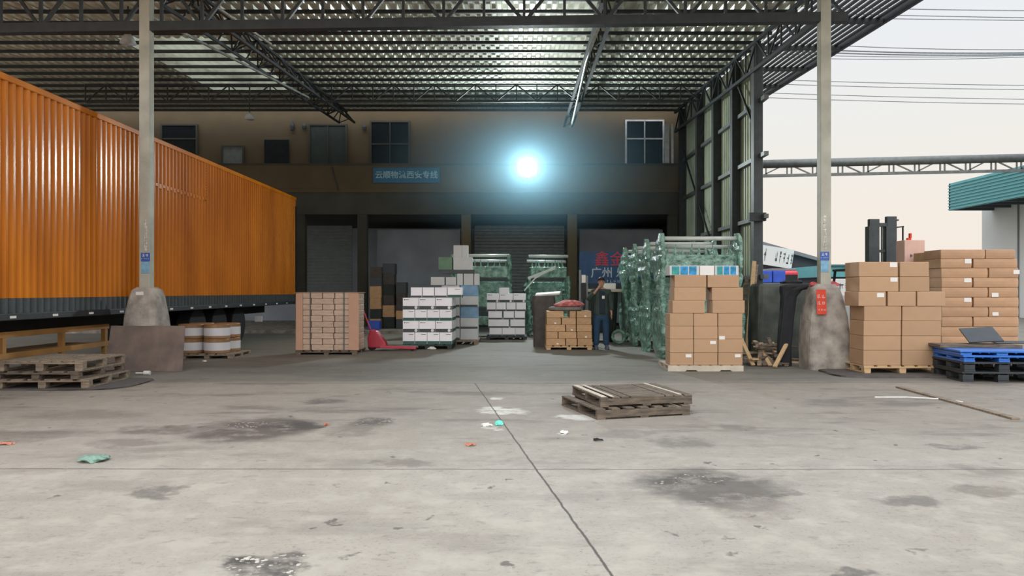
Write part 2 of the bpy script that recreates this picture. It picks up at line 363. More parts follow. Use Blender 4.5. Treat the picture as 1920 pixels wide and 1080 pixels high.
# roof: rises gently away from the camera
def RZ(d): return H+5.2+.052*d
RF, RB = 9.6, 27.6  # front edge carried forward out of view to shade the floor
RXL, RXR = -19.0, 6.15
prof = corrug(RXL, RXR, .24, .045)
ceil = struct(sheet(prof, lambda u, w: (u, RF, RZ(RF)+.12+w), lambda u, w: (u, RB, RZ(RB)+.12+w)).build('ceiling', 'roof_sheet'))
def skylights(m, rects):
    t = m.node_tree; b = t.nodes['Principled BSDF']; L = t.links.new
    co = t.nodes.new('ShaderNodeTexCoord'); sp_ = t.nodes.new('ShaderNodeSeparateXYZ'); L(co.outputs['Object'], sp_.inputs[0])
    def mt(op, a, c):
        n = t.nodes.new('ShaderNodeMath'); n.operation = op
        for i, v in enumerate((a, c)):
            if isinstance(v, (int, float)): n.inputs[i].default_value = v
            else: L(v, n.inputs[i])
        return n.outputs[0]
    tot = 0.0
    for x0, x1, y0, y1, wt_ in rects:
        f = mt('MULTIPLY', mt('MULTIPLY', mt('GREATER_THAN', sp_.outputs[0], x0), mt('LESS_THAN', sp_.outputs[0], x1)), mt('MULTIPLY', mt('GREATER_THAN', sp_.outputs[1], y0), mt('LESS_THAN', sp_.outputs[1], y1)))
        tot = mt('MAXIMUM', mt('MULTIPLY', f, wt_), tot)
    tr_ = t.nodes.new('ShaderNodeBsdfTranslucent'); tr_.inputs[0].default_value = (.44, .46, .36, 1)
    mx = t.nodes.new('ShaderNodeMixShader'); nz = t.nodes.new('ShaderNodeTexNoise'); nz.inputs['Scale'].default_value = .8; nz.inputs['Detail'].default_value = 3; L(co.outputs['Object'], nz.inputs['Vector'])
    mq = t.nodes.new('ShaderNodeMapRange'); L(nz.outputs[0], mq.inputs[0]); mq.inputs[1].default_value = .35; mq.inputs[2].default_value = .62; mq.inputs[3].default_value = .35; L(mt('MULTIPLY', tot, mq.outputs[0]), mx.inputs[0]); L(b.outputs[0], mx.inputs[1]); L(tr_.outputs[0], mx.inputs[2])
    L(mx.outputs[0], t.nodes['Material Output'].inputs[0])
skylights(MATS['roof_sheet'], [(-.4, 1.75, 14.0, 23.2, .85), (-9.9, -7.2, 18.4, 24.4, .42)])
d = RF+.2
while d < RB:
    MB().box(RXL, RXR, d-.03, d+.03, RZ(d)+.03, RZ(d)+.105).build('purlin', 'dark_steel', ceil); d += .8
# slatted side overhang
ov = struct(MB().box(RXR+.0, RXR+.06, RF-4, RB, 0, .001).build('trim_1', 'dark_steel'))
ov.data.clear_geometry()
mm = MB()
def RZ2(d): return RZ(d)+.10
sm_ = MB()
for i in range(12):
    x0 = RXR+.12+i*.17
    sm_.add([(x0,9.0,RZ2(9)),(x0+.10,9.0,RZ2(9)),(x0+.10,RB,RZ2(RB)),(x0,RB,RZ2(RB)),(x0,9.0,RZ2(9)+.03),(x0+.10,9.0,RZ2(9)+.03),(x0+.10,RB,RZ2(RB)+.03),(x0,RB,RZ2(RB)+.03)],
            [(0,3,2,1),(4,5,6,7),(0,1,5,4),(1,2,6,5),(2,3,7,6),(3,0,4,7)])
bpy.data.objects.remove(ov)
ov = struct(sm_.build('trim_1', 'charcoal_paint'))
for dd in (10.2, 12.4, 14.6, 16.8, 19, 21.2, 23.4, 25.6):
    MB().box(RXR-.02, RXR+2.16, dd-.04, dd+.04, RZ2(dd)-.11, RZ2(dd)-.005).build('rafter', 'dark_steel', ov)
MB().bar((RXR+2.2, 9, RZ2(9)-.03), (RXR+2.2, RB, RZ2(RB)-.03), .07, .16).build('edge_beam', 'dark_steel', ov)

# trusses
def truss(p0, p1, top0, top1, nb, label, group, chord=.09, web=.04, twin=0, ends=True):
    o = empty('roof_truss', (0, 0, 0), label, 'roof truss', group)
    p0, p1, top0, top1 = map(Vector, (p0, p1, top0, top1))
    off = (p1-p0).cross(Vector((0, 0, 1))).normalized()*twin
    sides = [off, -off] if twin else [Vector((0,0,0))]
    for s in sides: MB().bar(p0+s, p1+s, chord).build('bottom_chord', 'dark_steel', o)
    MB().bar(top0, top1, chord).build('top_chord', 'dark_steel', o)
    for i in range(nb):
        a = p0.lerp(p1, i/nb); b2 = p0.lerp(p1, (i+1)/nb); ta = top0.lerp(top1, i/nb); tb = top0.lerp(top1, (i+1)/nb)
        for s in sides:
            m = MB()
            if i % 2 == 0: m.bar(a+s, tb, web)
            else: m.bar(ta, b2+s, web)
            m.build('diagonal_brace', 'dark_steel', o)
            MB().bar(a+s, ta, web*.9).build('upright_brace', 'dark_steel', o)
        if twin: MB().bar(a+off, b2-off if i % 2 else b2+off, web*.7).build('cross_tie', 'dark_steel', o)
    return o
DC = 13.45
truss((-13, DC, 6.10), (6.0, DC, 6.36), (-13, DC, 7.18), (6.0, DC, 7.18), 26, 'long front roof truss spanning across both tall concrete-footed columns', 'shed roof trusses', .17, .055)
truss((-13, 22.4, RZ(22.4)-.66), (5.6, 22.4, RZ(22.4)-.62), (-13, 22.4, RZ(22.4)-.12), (5.6, 22.4, RZ(22.4)-.12), 30, 'thin lattice roof truss crossing the shed near the back building', 'shed roof trusses', .045, .035)
truss((-6.25, 13.7, RZ(13.7)-.62), (-6.1, 26.8, RZ(26.8)-.5), (-6.25, 13.7, RZ(13.7)-.1), (-6.1, 26.8, RZ(26.8)-.1), 16, 'left lengthwise roof truss running back over the orange trailer side', 'shed roof trusses', .06, .035, .28)
truss((1.75, 13.7, RZ(13.7)-.55), (1.9, 27, RZ(27)-.6), (1.75, 13.7, RZ(13.7)-.1), (1.9, 27, RZ(27)-.1), 16, 'middle lengthwise roof truss running back beside the pale conduit', 'shed roof trusses', .07, .035, .14)
truss((5.8, 13.7, RZ(13.7)-.75), (5.8, 27, RZ(27)-.8), (5.8, 13.7, RZ(13.7)-.1), (5.8, 27, RZ(27)-.1), 16, 'right lengthwise roof truss above the corrugated side wall', 'shed roof trusses', .08, .04, .0)
tag(MB().tube([(1.62, 14.0, 6.55), (1.66, 17.5, 6.82), (1.78, 21, 6.95), (1.86, 24, 6.98), (1.9, 25.6, 7.05), (1.9, 26.0, 7.3)], .035).build('conduit', 'pale_pipe', smooth=True), 'long pale curved conduit hanging under the middle roof truss', 'pipe')
tag(MB().bar((-6.95, 14.0, 6.62), (-6.2, 22.2, 7.2), .045).build('conduit', 'pale_pipe'), 'longer pale straight pipe under the left roof truss', 'pipe')
tag(MB().bar((-5.5, 13.6, 6.62), (-5.35, 16.2, 6.8), .04).build('conduit', 'pale_pipe'), 'short pale pipe right of the left roof truss', 'pipe')

# right side wall
WX = 5.95; W0, W1 = 18.15, 27.0
prof = corrug(W0, W1, .2, .035)
wr = struct(sheet(prof, lambda u, w: (WX+.1+w, u, 0), lambda u, w: (WX+.1+w, u, RZ(u)-.05)).build('wall_right', 'wall_sheet'))
wr.modifiers.new('thick', 'SOLIDIFY').thickness = .01
for dd, wd in ((18.2, .22), (20.0, .2), (21.9, .2), (23.9, .22), (26.4, .2)):
    MB().box(WX-.14, WX+.08, dd-wd/2, dd+wd/2, 0, RZ(dd)-.1).build('post', 'dark_steel' if dd > 18.5 else 'charcoal_paint', wr)
for zz in (1.7, 3.15, 4.65, 6.0):
    MB().box(WX-.02, WX+.09, W0-.45, W1, zz, zz+.10).build('girt', 'grey_steel', wr)
for (a, b2) in (((WX-.05, 18.3, 5.4), (WX-.05, 19.9, 7.1)), ((WX-.05, 22, 2.5), (WX-.05, 26.2, 6.4))):
    MB().bar(a, b2, .05).build('brace', 'dark_steel', wr)
MB().box(WX-.3, WX+.1, 17.9, 18.05, 3.1, 3.3).build('bracket', 'dark_steel', wr)

# back building
BD = 27.0
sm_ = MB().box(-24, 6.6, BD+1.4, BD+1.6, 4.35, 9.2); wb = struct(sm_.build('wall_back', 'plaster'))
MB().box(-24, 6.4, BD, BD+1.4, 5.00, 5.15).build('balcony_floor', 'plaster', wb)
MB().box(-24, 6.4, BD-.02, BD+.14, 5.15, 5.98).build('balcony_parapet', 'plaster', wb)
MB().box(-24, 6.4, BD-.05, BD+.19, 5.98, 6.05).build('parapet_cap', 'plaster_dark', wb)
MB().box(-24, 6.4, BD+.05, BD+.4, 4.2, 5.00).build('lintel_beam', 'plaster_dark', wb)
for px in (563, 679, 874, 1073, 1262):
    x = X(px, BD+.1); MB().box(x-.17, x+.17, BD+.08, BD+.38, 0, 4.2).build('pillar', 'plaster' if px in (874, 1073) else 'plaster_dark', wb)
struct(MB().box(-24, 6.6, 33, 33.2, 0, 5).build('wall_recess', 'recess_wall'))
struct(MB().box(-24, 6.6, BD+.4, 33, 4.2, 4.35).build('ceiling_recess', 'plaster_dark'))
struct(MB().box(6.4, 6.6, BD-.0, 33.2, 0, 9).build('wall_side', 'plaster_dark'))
struct(MB().box(-24, -2.5, 24.6, 33, 0, .10).build('trim_2', 'base_concrete'))
# recess partitions and shutters
for i, (a, b2, z1, mm_) in enumerate(((575, 660, 3.9, 'shutter'), (700, 860, 3.9, 'recess_wall'), (890, 1058, 3.9, 'shutter'), (1090, 1250, 3.9, 'recess_wall'))):
    dd = BD+2.2; o = MB()
    if mm_ == 'shutter':
        z = .12
        while z < z1: o.box(X(a, dd), X(b2, dd), dd, dd+.05, z, z+.11); z += .125
    else: o.box(X(a, dd), X(b2, dd), dd+.8, dd+.9, .12, z1)
    struct(o.build('door_%d' % (i+1), mm_))
# upper floor windows and doors
def opening(name, x0, x1, y0, y1, m='dark_glass', fr='plaster_dark', bars=0, hb=None):
    dd = BD+1.36; x0, x1, z0, z1 = X(x0, dd), X(x1, dd), Z(y1, dd), Z(y0, dd)
    z0 = max(z0, 5.2)
    o = struct(MB().box(x0, x1, dd-.02, dd+.03, z0, z1).build(name, m))
    f = MB().box(x0-.06, x0, dd-.06, dd+.03, z0, z1).box(x1, x1+.06, dd-.06, dd+.03, z0, z1).box(x0-.06, x1+.06, dd-.06, dd+.03, z1, z1+.06)
    for i in range(bars): xx = x0+(x1-x0)*(i+1)/(bars+1); f.box(xx-.02, xx+.02, dd-.05, dd-.02, z0, z1)
    if hb: f.box(x0, x1, dd-.05, dd-.02, hb, hb+.05)
    f.build('frame', fr, o); return o
opening('window_1', 305, 368, 236, 290, bars=0, hb=7.2)
opening('window_2', 582, 648, 236, 312, 'dark_green', 'plaster_dark', 1)
opening('window_3', 697, 766, 230, 312, 'dark_glass', 'plaster_dark', 1, 7.0)
opening('window_4', 1175, 1242, 228, 312, 'dark_glass', 'white_frame', 1, 7.2)
opening('door_5', 418, 455, 276, 312, 'shutter')
def board(name, x0, x1, y0, y1, dd, m, label, cat, th=.04):
    a, b2 = X(x0, dd), X(x1, dd); z0, z1 = Z(y1, dd), Z(y0, dd)
    o = MB().box(-(b2-a)/2, (b2-a)/2, -th, 0, -(z1-z0)/2, (z1-z0)/2).build(name, m, loc=((a+b2)/2, dd, (z0+z1)/2), bevel=.004); return tag(o, label, cat) if label else o
board('notice_board', 496, 542, 262, 306, BD+1.33, 'dark_glass', 'dark blue square board on the balcony wall left of centre', 'notice board')
MATS['sign_ink'] = mat('sign_ink', (150, 190, 205), rough=.5, bump=0, var=0)
s1 = board('shop_sign', 700, 825, 315, 343, BD-.05, 'sign_blue', 'long blue sign with pale characters fixed to the balcony parapet', 'sign')
text('云顺物流西安专线', .285, 'sign_ink', s1, (0, -.05, 0), bold=.004)
mat('sign_deep', (30, 74, 120), rough=.5, bump=0); mat('sign_red', (214, 50, 60), rough=.5, bump=0, var=0); mat('sign_pale', (190, 200, 210), rough=.5, bump=0, var=0)
s2 = board('shop_sign', 1086, 1236, 472, 532, BD-.25, 'sign_deep', 'blue shop sign with red and white characters behind the standing man', 'sign')
text('鑫金', .56, 'sign_red', s2, (-.35, -.05, .28), bold=0); text('广州 乐', .40, 'sign_pale', s2, (-.38, -.05, -.2), bold=.004)
marks(8, .09, .12, .04, 'sign_pale', s2, (-.1, -.045, -.49), seed=12, dense=3)
for px in (1095, 1228): MB().box(X(px, BD-.2)-.03-s2.location.x, X(px, BD-.2)+.03-s2.location.x, .0, .05, -s2.location.z, .5).build('sign_post', 'dark_steel', s2)
for px, w_ in ((1251, .16), (1261, .08)):
    x = X(px, BD+.5); tag(MB().box(x-w_/2, x+w_/2, BD+.5, BD+.56, 5.15, 7.6).build('drain_pipe', 'white_frame', bevel=.01), 'wider white upright strip right of the upper window' if w_ > .1 else 'thin white upright strip nearest the corrugated side wall', 'pipe')
tag(MB().bar(P(622, 314, BD-.037), P(634, 358, BD-.037), .035).build('hanging_rod', 'dark_steel'), 'thin dark slanted rod hanging in front of the balcony', 'rod')
# small things on the upper wall
for px, py, hh in ((548, 236, .34), (570, 236, .22), (683, 238, .22)):
    q = P(px, py, BD+1.32); tag(MB().loft([(0, 0, -hh/2, .07, .05), (0, 0, 0, .09, .06), (0, 0, hh/2, .03, .03)], 10).build('wall_lamp', 'dark_steel', loc=q), {548: 'larger dark fitting on the balcony wall above the dark blue board', 570: 'slim dark fitting on the wall just left of the green door', 683: 'dark fitting between the two dark upper openings'}[px], 'wall fitting')
# floodlight
fo = empty('floodlight', LAMP, 'blazing white floodlight mounted above the balcony parapet', 'floodlight')
FM = Matrix.Rotation(R(10), 4, 'X')
MB().box(-.36, .36, 0, .16, -.33, .33).xform(FM).build('housing', 'black_steel', fo, bevel=.02)
MB().tube([(0, -.03, 0), (0, -.001, 0)], .31, 32).xform(FM).build('lens', 'lamp_lens', fo)
m_ = MB()
for i in range(7): m_.box(-.26+i*.08, -.24+i*.08, .16, .24, -.2, .2)
m_.xform(FM).build('heat_sink', 'dark_steel', fo)
MB().bar((-.38, .08, 0), (-.33, .08, -.3), .03).bar((.33, .08, 0), (.33, .08, -.3), .03).bar((-.33, .08, -.3), (.33, .08, -.3), .03).bar((0, .08, -.3), (0, 1.66, -.3), .05).build('bracket', 'dark_steel', fo)
# hanging fixtures
def hanglamp(px, py, d, label):
    q = P(px, py, d); o = empty('hanging_lamp', q, label, 'lamp')
    MB().loft([(0, 0, -.1, .17, .17), (0, 0, .02, .12, .12), (0, 0, .12, .05, .05)], 16).build('shade', 'white_frame', o, smooth=True)
    MB().bar((0, 0, .12), (0, 0, RZ(d)-q.z+.12), .02).build('cord', 'black_steel', o)
hanglamp(468, 218, 24.5, 'small unlit lamp hanging above the far end of the orange trailer')
hanglamp(240, 73, 16.0, 'small unlit lamp hanging left of the left tall column')

# ------------------------------------------------------------------ orange trailer
TX = -7.25; T0, T1 = 5.0, 24.45; TZ0, TZS, TZ1 = .98, 1.30, 4.49
tr = empty('cargo_trailer', (0, 0, 0), 'long orange corrugated cargo trailer with charcoal lower skirt along the left', 'trailer')
prof = corrug(T0, T1-.1, .16, .045, .30)
MB().add([(0,0,0)], [])
o = sheet(prof, lambda u, w: (TX-.03+w, u, TZS), lambda u, w: (TX-.03+w, u, TZ1-.1)).build('side_panel', 'orange_paint', tr)
o = sheet(prof, lambda u, w: (TX-.035+w, u, TZ0+.10), lambda u, w: (TX-.035+w, u, TZS)).build('lower_skirt', 'charcoal_paint', tr)
MB().box(TX-.12, TX+.02, T0, T1, TZ1-.1, TZ1).build('top_rail', 'orange_paint', tr, bevel=.012)
br = MB().box(TX-.12, TX+.03, T0, T1, TZ0, TZ0+.10).build('bottom_rail', 'dark_steel', tr, bevel=.008)
dd = 9.6
while dd < T1-.3:
    MB().box(TX+.031, TX+.036, dd, dd+.13, TZ0+.03, TZ0+.065).build('reflector', 'label_white', br); dd += .98
MB().box(TX-2.45, TX-.13, T0, T1-.08, TZ1-.05, TZ1-.02).build('roof_panel', 'orange_paint', tr)
MB().box(TX-2.45, TX-.13, T0+.1, T1-.08, TZ0+.02, TZ0+.1).build('load_floor', 'black_steel', tr)
MB().box(TX-2.5, TX-2.45, T0, T1, TZ0, TZ1).build('far_side_panel', 'orange_paint', tr)
MB().box(TX-2.5, TX-.0, T1-.08, T1, TZ0, TZ1).build('end_wall', 'orange_paint', tr, bevel=.01)
MB().box(TX-2.5, TX-.0, T0, T0+.06, TZ0, TZ1).build('front_wall', 'orange_paint', tr)
MB().box(TX-.13, TX+.035, T1-.14, T1+.02, TZ0, TZ1-.3).build('corner_post', 'black_steel', tr)
# welded patch seam
sp = MB()
yy0, yy1 = X(287, 1)*0+7.25*F/(967-292), 7.25*F/(967-384)
for i in range(16):
    y = yy0+(yy1-yy0)*i/15; sp.box(TX+.006, TX+.022, y-.05, y+.05, 3.52-.03*(i % 2), 3.58)
for i in range(14): sp.box(TX+.006, TX+.022, yy1-.03, yy1+.03, 3.5+i*.065, 3.53+i*.065)
tag(sp.build('weld_seam', 'orange_paint', tr), 'dashed weld seam of a repaired patch on the orange side', None)
for y in (17.6, 18.9, 20.2):
    for xs in (TX-.45, TX-2.05):
        MB().tube([(xs-.16, y, .5), (xs+.16, y, .5)], .5, 28).build('wheel', 'rubber', tr, bevel=.03)
    MB().bar((TX-2.0, y, .5), (TX-.6, y, .5), .12).build('axle', 'black_steel', tr)
for xs in (TX-.9, TX-1.6): MB().box(xs-.07, xs+.07, T0+.5, T1-.6, .72, TZ0+.02).build('chassis_beam', 'black_steel', tr)
MB().box(TX-.35, TX-.25, 15.2, 15.3, .0, .98).build('landing_leg', 'dark_steel', tr)
tag(MB().box(-.1, .1, -.02, .02, -.08, .08).build('tail_lamp', 'reel_white', tr, loc=(TX+X(463, 20)*0-.0, 20.9, .62)), None, None)

# ------------------------------------------------------------------ columns
def column(px, topx, label, wob, seed):
    d = DC; x = X(px, d); o = empty('concrete_column', (x, d, 0), label, 'column', 'tall shed columns')
    MB().box(-.105, .085, -.09, .09, 1.42, 7.1).build('shaft', 'column_paint', o, bevel=.012)
    if seed == 1:
        rings = [(0, 0, 0, .38, .36), (0, 0, .5, .355, .34), (0, 0, .95, .315, .30), (0, 0, 1.3, .25, .24), (0, 0, 1.42, .22, .2), (0, 0, 1.47, .15, .13)]
    else:
        rings = [(-.0, 0, 0, .38, .36), (-.01, 0, .5, .385, .35), (-.01, 0, .95, .345, .33), (-.02, 0, 1.3, .275, .27), (-.02, 0, 1.46, .235, .22), (-.02, 0, 1.53, .16, .15)]
    MB().loft(rings, 24, .012, 5, seed).build('footing', 'base_concrete', o, smooth=False)
    return o, x
cl, clx = column(276, 0, 'tall grey column on left with tapered concrete footing behind the leaning plate', 0, 1)
cr, crx = column(1546, 0, 'tall grey column on right with red notice on its concrete footing', 0, 2)
def onshaft(c, cx, x0, x1, y0, y1, m, name, txt=None):
    d = DC-.1; a, b2 = X(x0, d)-cx, X(x1, d)-cx; z0, z1 = Z(y1, d), Z(y0, d)
    o = MB().box(a, b2, -.098, -.0915, z0, z1).build(name, m, c); return o, (a+b2)/2, (z0+z1)/2
for cx_, c_, px, ytop, ybot, py1 in ((clx, cl, 273, 412, 470, 474), (crx, cr, 1547, 402, 468, 472)):
    n = 10; step = (ybot-ytop)/n
    for i in range(n):
        q = P(px, ytop+step*(i+.5), DC-.1); marks(1, .06, .055, 0, 'label_white', c_, (q.x-cx_, -.0912, q.z), seed=i+py1, name='stencil_character', dense=9)
    onshaft(c_, cx_, px-9, px+8, py1, py1+16, 'poster_blue', 'poster')
    onshaft(c_, cx_, px-8, px+7, py1+17, py1+38, 'poster_sky', 'poster')
    q = P(px-1, py1+8, DC-.1); marks(2, .05, .055, .01, 'label_white', c_, (q.x-cx_, -.0985, q.z+.03), seed=3, dense=6); marks(4, .03, .02, .006, 'label_white', c_, (q.x-cx_, -.0985, q.z-.03), seed=4, dense=3)
MB().box(-.09, .05, -.0, .004, -.03, .03).build('small_label', 'label_white', cl, loc=(0, -.232, 1.36))
rn = MB().box(-.085, .085, -.004, .0, -.22, .22).build('red_notice', 'red_print', cr, loc=(-.2, -.345, 1.21), rot=(R(-5), 0, 0))
marks(2, .07, .07, .01, 'pink_carton', rn, (0, -.0045, .1), seed=8); marks(2, .07, .07, .01, 'pink_carton', rn, (0, -.0045, -.02), seed=9); marks(3, .04, .04, .01, 'pink_carton', rn, (0, -.0045, -.14), seed=10)
# plate leaning on left footing
tag(MB().prism([(-.68, 0), (.66, 0), (.66, .80), (.60, .80), (-.63, .80), (-.64, .76)], 'y', -.012, .012).build('steel_plate', 'rust_plate', loc=(X(276, 13.0), 12.90, .0), rot=(R(-8), 0, 0), bevel=.004), 'wide dull brown metal plate leaning against the left column footing', 'metal plate')
o = MB().tube([(-.12, 0, .03), (.0, 0, .03), (.02, 0, .035), (.12, 0, .035)], [.012, .014, .035, .035], 12).build('bottle', 'litter_white', loc=G(268, 703)); tag(o, 'small white bottle lying in front of the leaning metal plate', 'bottle')

# ------------------------------------------------------------------ pallets
def pallet(loc, w, dp, h, m, label, group=None, nb=7, rz=0, cross=True, bm2=None, name='wooden_pallet'):
    """top boards run along x-depth (y) ; front edge at y=0, x centred"""
    o = empty(name, loc, label, 'pallet', group, rz)
    t = .022; dk = MB(); rd = random.Random(int(abs(loc[0])*100))
    bw = w/nb*.78
    for i in range(nb):
        xc = -w/2+bw/2+(w-bw)*i/(nb-1); dk.box(xc-bw/2, xc+bw/2, rd.uniform(0, .01), dp-rd.uniform(0, .01), h-t, h)
    for j in range(3):
        yc = .05+(dp-.1)*j/2; dk.box(-w/2, w/2, yc-.05, yc+.05, h-2*t, h-t)
    dk.build('deck', m, o, bevel=.002)
    for i in range(3):
        for j in range(3):
            xc = -w/2+.06+(w-.12)*i/2; yc = .06+(dp-.12)*j/2; MB().box(xc-.055, xc+.055, yc-.055, yc+.055, t, h-2*t).build('block', bm2 or m, o)
    for i in range(3):
        xc = -w/2+.06+(w-.12)*i/2; MB().box(xc-.05, xc+.05, 0, dp, 0, t).build('base_board', bm2 or m, o)
    return o

# ------------------------------------------------------------------ carton stacks
ROW = ['bottom row', 'second row', 'third row', 'fourth row', 'fifth row', 'sixth row', 'seventh row', 'eighth row', 'ninth row', 'tenth row', 'eleventh row', 'twelfth row']
def posw(i, n): return {1: ['single'], 2: ['left', 'right'], 3: ['left', 'middle', 'right'], 4: ['far left', 'inner left', 'inner right', 'far right']}[n][i]
def carton(x0, x1, y, dp, z0, z1, m, label, group, tape=True, lab=None, name='carton', cat='carton', bulge=0, bev=.008, rz=0):
    w, h = x1-x0, z1-z0
    if bulge:
        n = 8; rings = []
        mb = MB()
        for zi, (zz, s) in enumerate(((0, -.6), (.08, 0), (.35, .8), (.65, .8), (.92, 0), (1, -.6))):
            e_ = s*bulge; mb_ = [(-w/2-e_*.4, -e_), (w/2+e_*.4, -e_), (w/2+e_*.4, dp+e_), (-w/2-e_*.4, dp+e_)]
            mb.v += [(p[0], p[1], zz*h) for p in mb_]
        for i in range(5):
            for k in range(4): mb.f.append((i*4+k, i*4+(k+1) % 4, (i+1)*4+(k+1) % 4, (i+1)*4+k))
        mb.f.append((3, 2, 1, 0)); mb.f.append((20, 21, 22, 23))
        o = mb.build(name, m, bevel=bev)
    else:
        o = MB().box(-w/2, w/2, 0, dp, 0, h).build(name, m, bevel=bev)
    o.location = ((x0+x1)/2, y, z0); o.rotation_euler.z = rz
    tag(o, label, cat, group)
    if tape:
        MB().box(-w/2+.01, w/2-.01, dp/2-.03, dp/2+.03, h, h+.0015).build('packing_tape', 'tape', o)
    if lab:
        lx, lz, lw, lh = lab; MB().box(lx*w-lw/2, lx*w+lw/2, -.004-bulge, -.0005-bulge*.8, lz*h-lh/2, lz*h+lh/2).build('shipping_label', 'label_white', o)
    return o
def stack(d, rows, dp, z0, look, where, group, m='cardboard', labs={}, gap=.003, hs=None, **kw):
    z = z0; out = []
    for r, (h, xs) in enumerate(rows):
        for i, (a, b2) in enumerate(xs):
            lb = '%s, %s, %s, %s' % (look, ROW[r], posw(i, len(xs)), where)
            jd = random.uniform(-.008, .008)
            out.append(carton(X(a, d)+.002, X(b2, d)-.002, d+jd+.01, dp-.02, z+.001, z+h-.001, m, lb, group, lab=labs.get((r, i)), rz=R(random.uniform(-.4, .4)), **kw))
        z += h
    return out, z

# A: front stack beside the green machines
d = 13.0; u = F/d
pallet((X(1322, d), d-.03, 0), 1.27, .95, .10, 'pale_wood', 'pale low pallet under the brown cartons before the green machines', nb=7)
MB().prism([(-.66, .0), (-.36, 0), (-.33, .02), (-.17, .02), (-.14, 0), (.24, 0), (.27, .02), (.43, .02), (.46, 0), (.66, 0), (.66, .098), (-.66, .098)], 'y', -.02, -.001).build('front_board', 'pale_wood', bpy.data.objects['wooden_pallet'])
t3 = [(1256, 1300.3), (1301, 1346), (1347, 1393)]
rowsA = [(.222, t3), (.236, t3), (.228, t3), (.226, t3), (.226, [(1261, 1322), (1336, 1397)]), (.226, [(1264, 1324), (1335, 1394)]), (.215, [(1265, 1325), (1327, 1386)])]
LB = (.3, .75, .10, .055)
outA, zA = stack(d, rowsA, .42, .101, 'brown carton', 'on pallet before the green machines', 'brown cartons before the green machines',
     labs={(0, 0): LB, (0, 2): LB, (1, 1): LB, (2, 2): (-.35, .1, .1, .06)})
for i, (a, b2, m1) in enumerate(((1256, 1312, 'print_blue'), (1313, 1340, 'label_white'), (1341, 1386, 'print_green'))):
    o = carton(X(a, d), X(b2, d)-.003, d+.02, .38, zA+.001, zA+.17, m1 if m1 == 'label_white' else 'grey_box', ['box printed blue and green on top of brown cartons, left end', 'plain white box between two blue printed boxes atop brown cartons', 'box printed blue and green on top of brown cartons, right end'][i], 'printed boxes topping the brown cartons', tape=False, bev=.004)
    if i != 1:
        w = (b2-a)/u
        for k in range(3):
            MB().box(-w/2+.04+k*(w-.07)/3, -w/2+.02+(k+1)*(w-.07)/3, -.004, -.0005, .01, .155).build('printed_picture', ['print_green', 'print_blue', 'print_blue'][k], o)
# B: right stack, near the right column
d = 12.4; u = F/d
tag(MB().loft([(0, 0, 0, 1.12, .62), (0, 0, .03, 1.12, .62)], 28, .02, 5, 3).build('floor_mat', 'dark_mat', loc=(X(1672, 12.6), 12.55, 0)), 'dark curled flat sheet on the floor under the right carton pallet', 'mat')
pallet((X(1692, d), d-.02, .032), 1.30, .95, .125, 'fresh_wood', 'fresh wooden pallet on the dark sheet under the right brown cartons', nb=6, bm2='fresh_wood')
t2 = [(1619.5, 1690), (1692, 1766)]
rowsB = [(.25, t2), (.245, t2), (.252, t2), (.245, [(1621, 1691), (1693, 1767)]), (.245, [(1610, 1662), (1665, 1718), (1720, 1773)]), (.248, [(1612, 1686), (1688, 1744)]), (.25, [(1611, 1685), (1688, 1743)])]
stack(d, rowsB, .55, .158, 'brown carton', 'on pallet right of red-notice column', 'brown cartons right of the column', labs={(4, 0): (.3, .75, .12, .07), (5, 0): (.38, .8, .12, .07), (6, 0): (.38, .8, .12, .08)})
# C: flat box stack behind
d = 14.4; u = F/d
pallet((X(1836, d), d-.02, 0), 1.5, 1.0, .135, 'fresh_wood', 'fresh wooden pallet under the tall stack of flat cartons', nb=7)
rows = []; A = [(1766, 1853), (1855, 1910)]; Bq = [(1766, 1823), (1826, 1910)]
for r in range(11): rows.append((.19, (Bq if r % 2 else A)))
rows[10] = (.18, [(1764, 1847), (1849, 1904)]); rows[9] = (.18, [(1764, 1822), (1826, 1908)])
stack(d, rows, .62, .14, 'flat brown carton', 'in tall stack at right edge', 'flat cartons in the tall right stack', 'cardboard_flat', bulge=.008, tape=False,
      labs={(9, 0): (.38, .75, .13, .09), (7, 0): (.35, .75, .14, .08), (8, 1): (.42, .6, .12, .08), (6, 1): (-.3, .25, .13, .08), (5, 0): (.35, .75, .14, .08), (4, 1): (-.3, .3, .12, .07)})
rows2 = [(.37, [(1742, 1765)]) for _ in range(5)]
z = .14
for r in range(5):
    carton(X(1735+random.uniform(-2, 2), 15.1), X(1762, 15.1), 15.08, .5, z+.001, z+.41, 'cardboard_film', 'film wrapped carton, %s, set behind left edge of flat cartons' % ROW[r], 'film wrapped cartons behind the flat cartons', tape=False, bev=.02); z += .412
# pink carton on a crate behind
d = 15.7
cb = tag(MB().box(-.22, .22, 0, .45, 0, 1.90).box(-.25, .25, -.02, .47, 1.90, 1.98).build('storage_crate', 'dark_mat', loc=(X(1715, d), d, 0)), 'tall dark crate behind right cartons, under the pink carton', 'crate')
pc = carton(X(1697, d), X(1735, d), d+.02, .36, 1.981, Z(450, d), 'pink_carton', 'small pinkish carton with red top piece left of flat cartons', None, tape=False)
marks(2, .06, .08, .02, 'band_dark', pc, (-.03, -.001, .17), seed=14, dense=6)
tag(MB().box(-.04, .04, 0, .06, 0, .05).box(.01, .05, 0, .06, .05, .15).build('red_wrapper', 'red_print', loc=(X(1710, d), d+.1, Z(450, d)+.001)), 'bright red scrap standing on the pinkish carton', 'scrap')

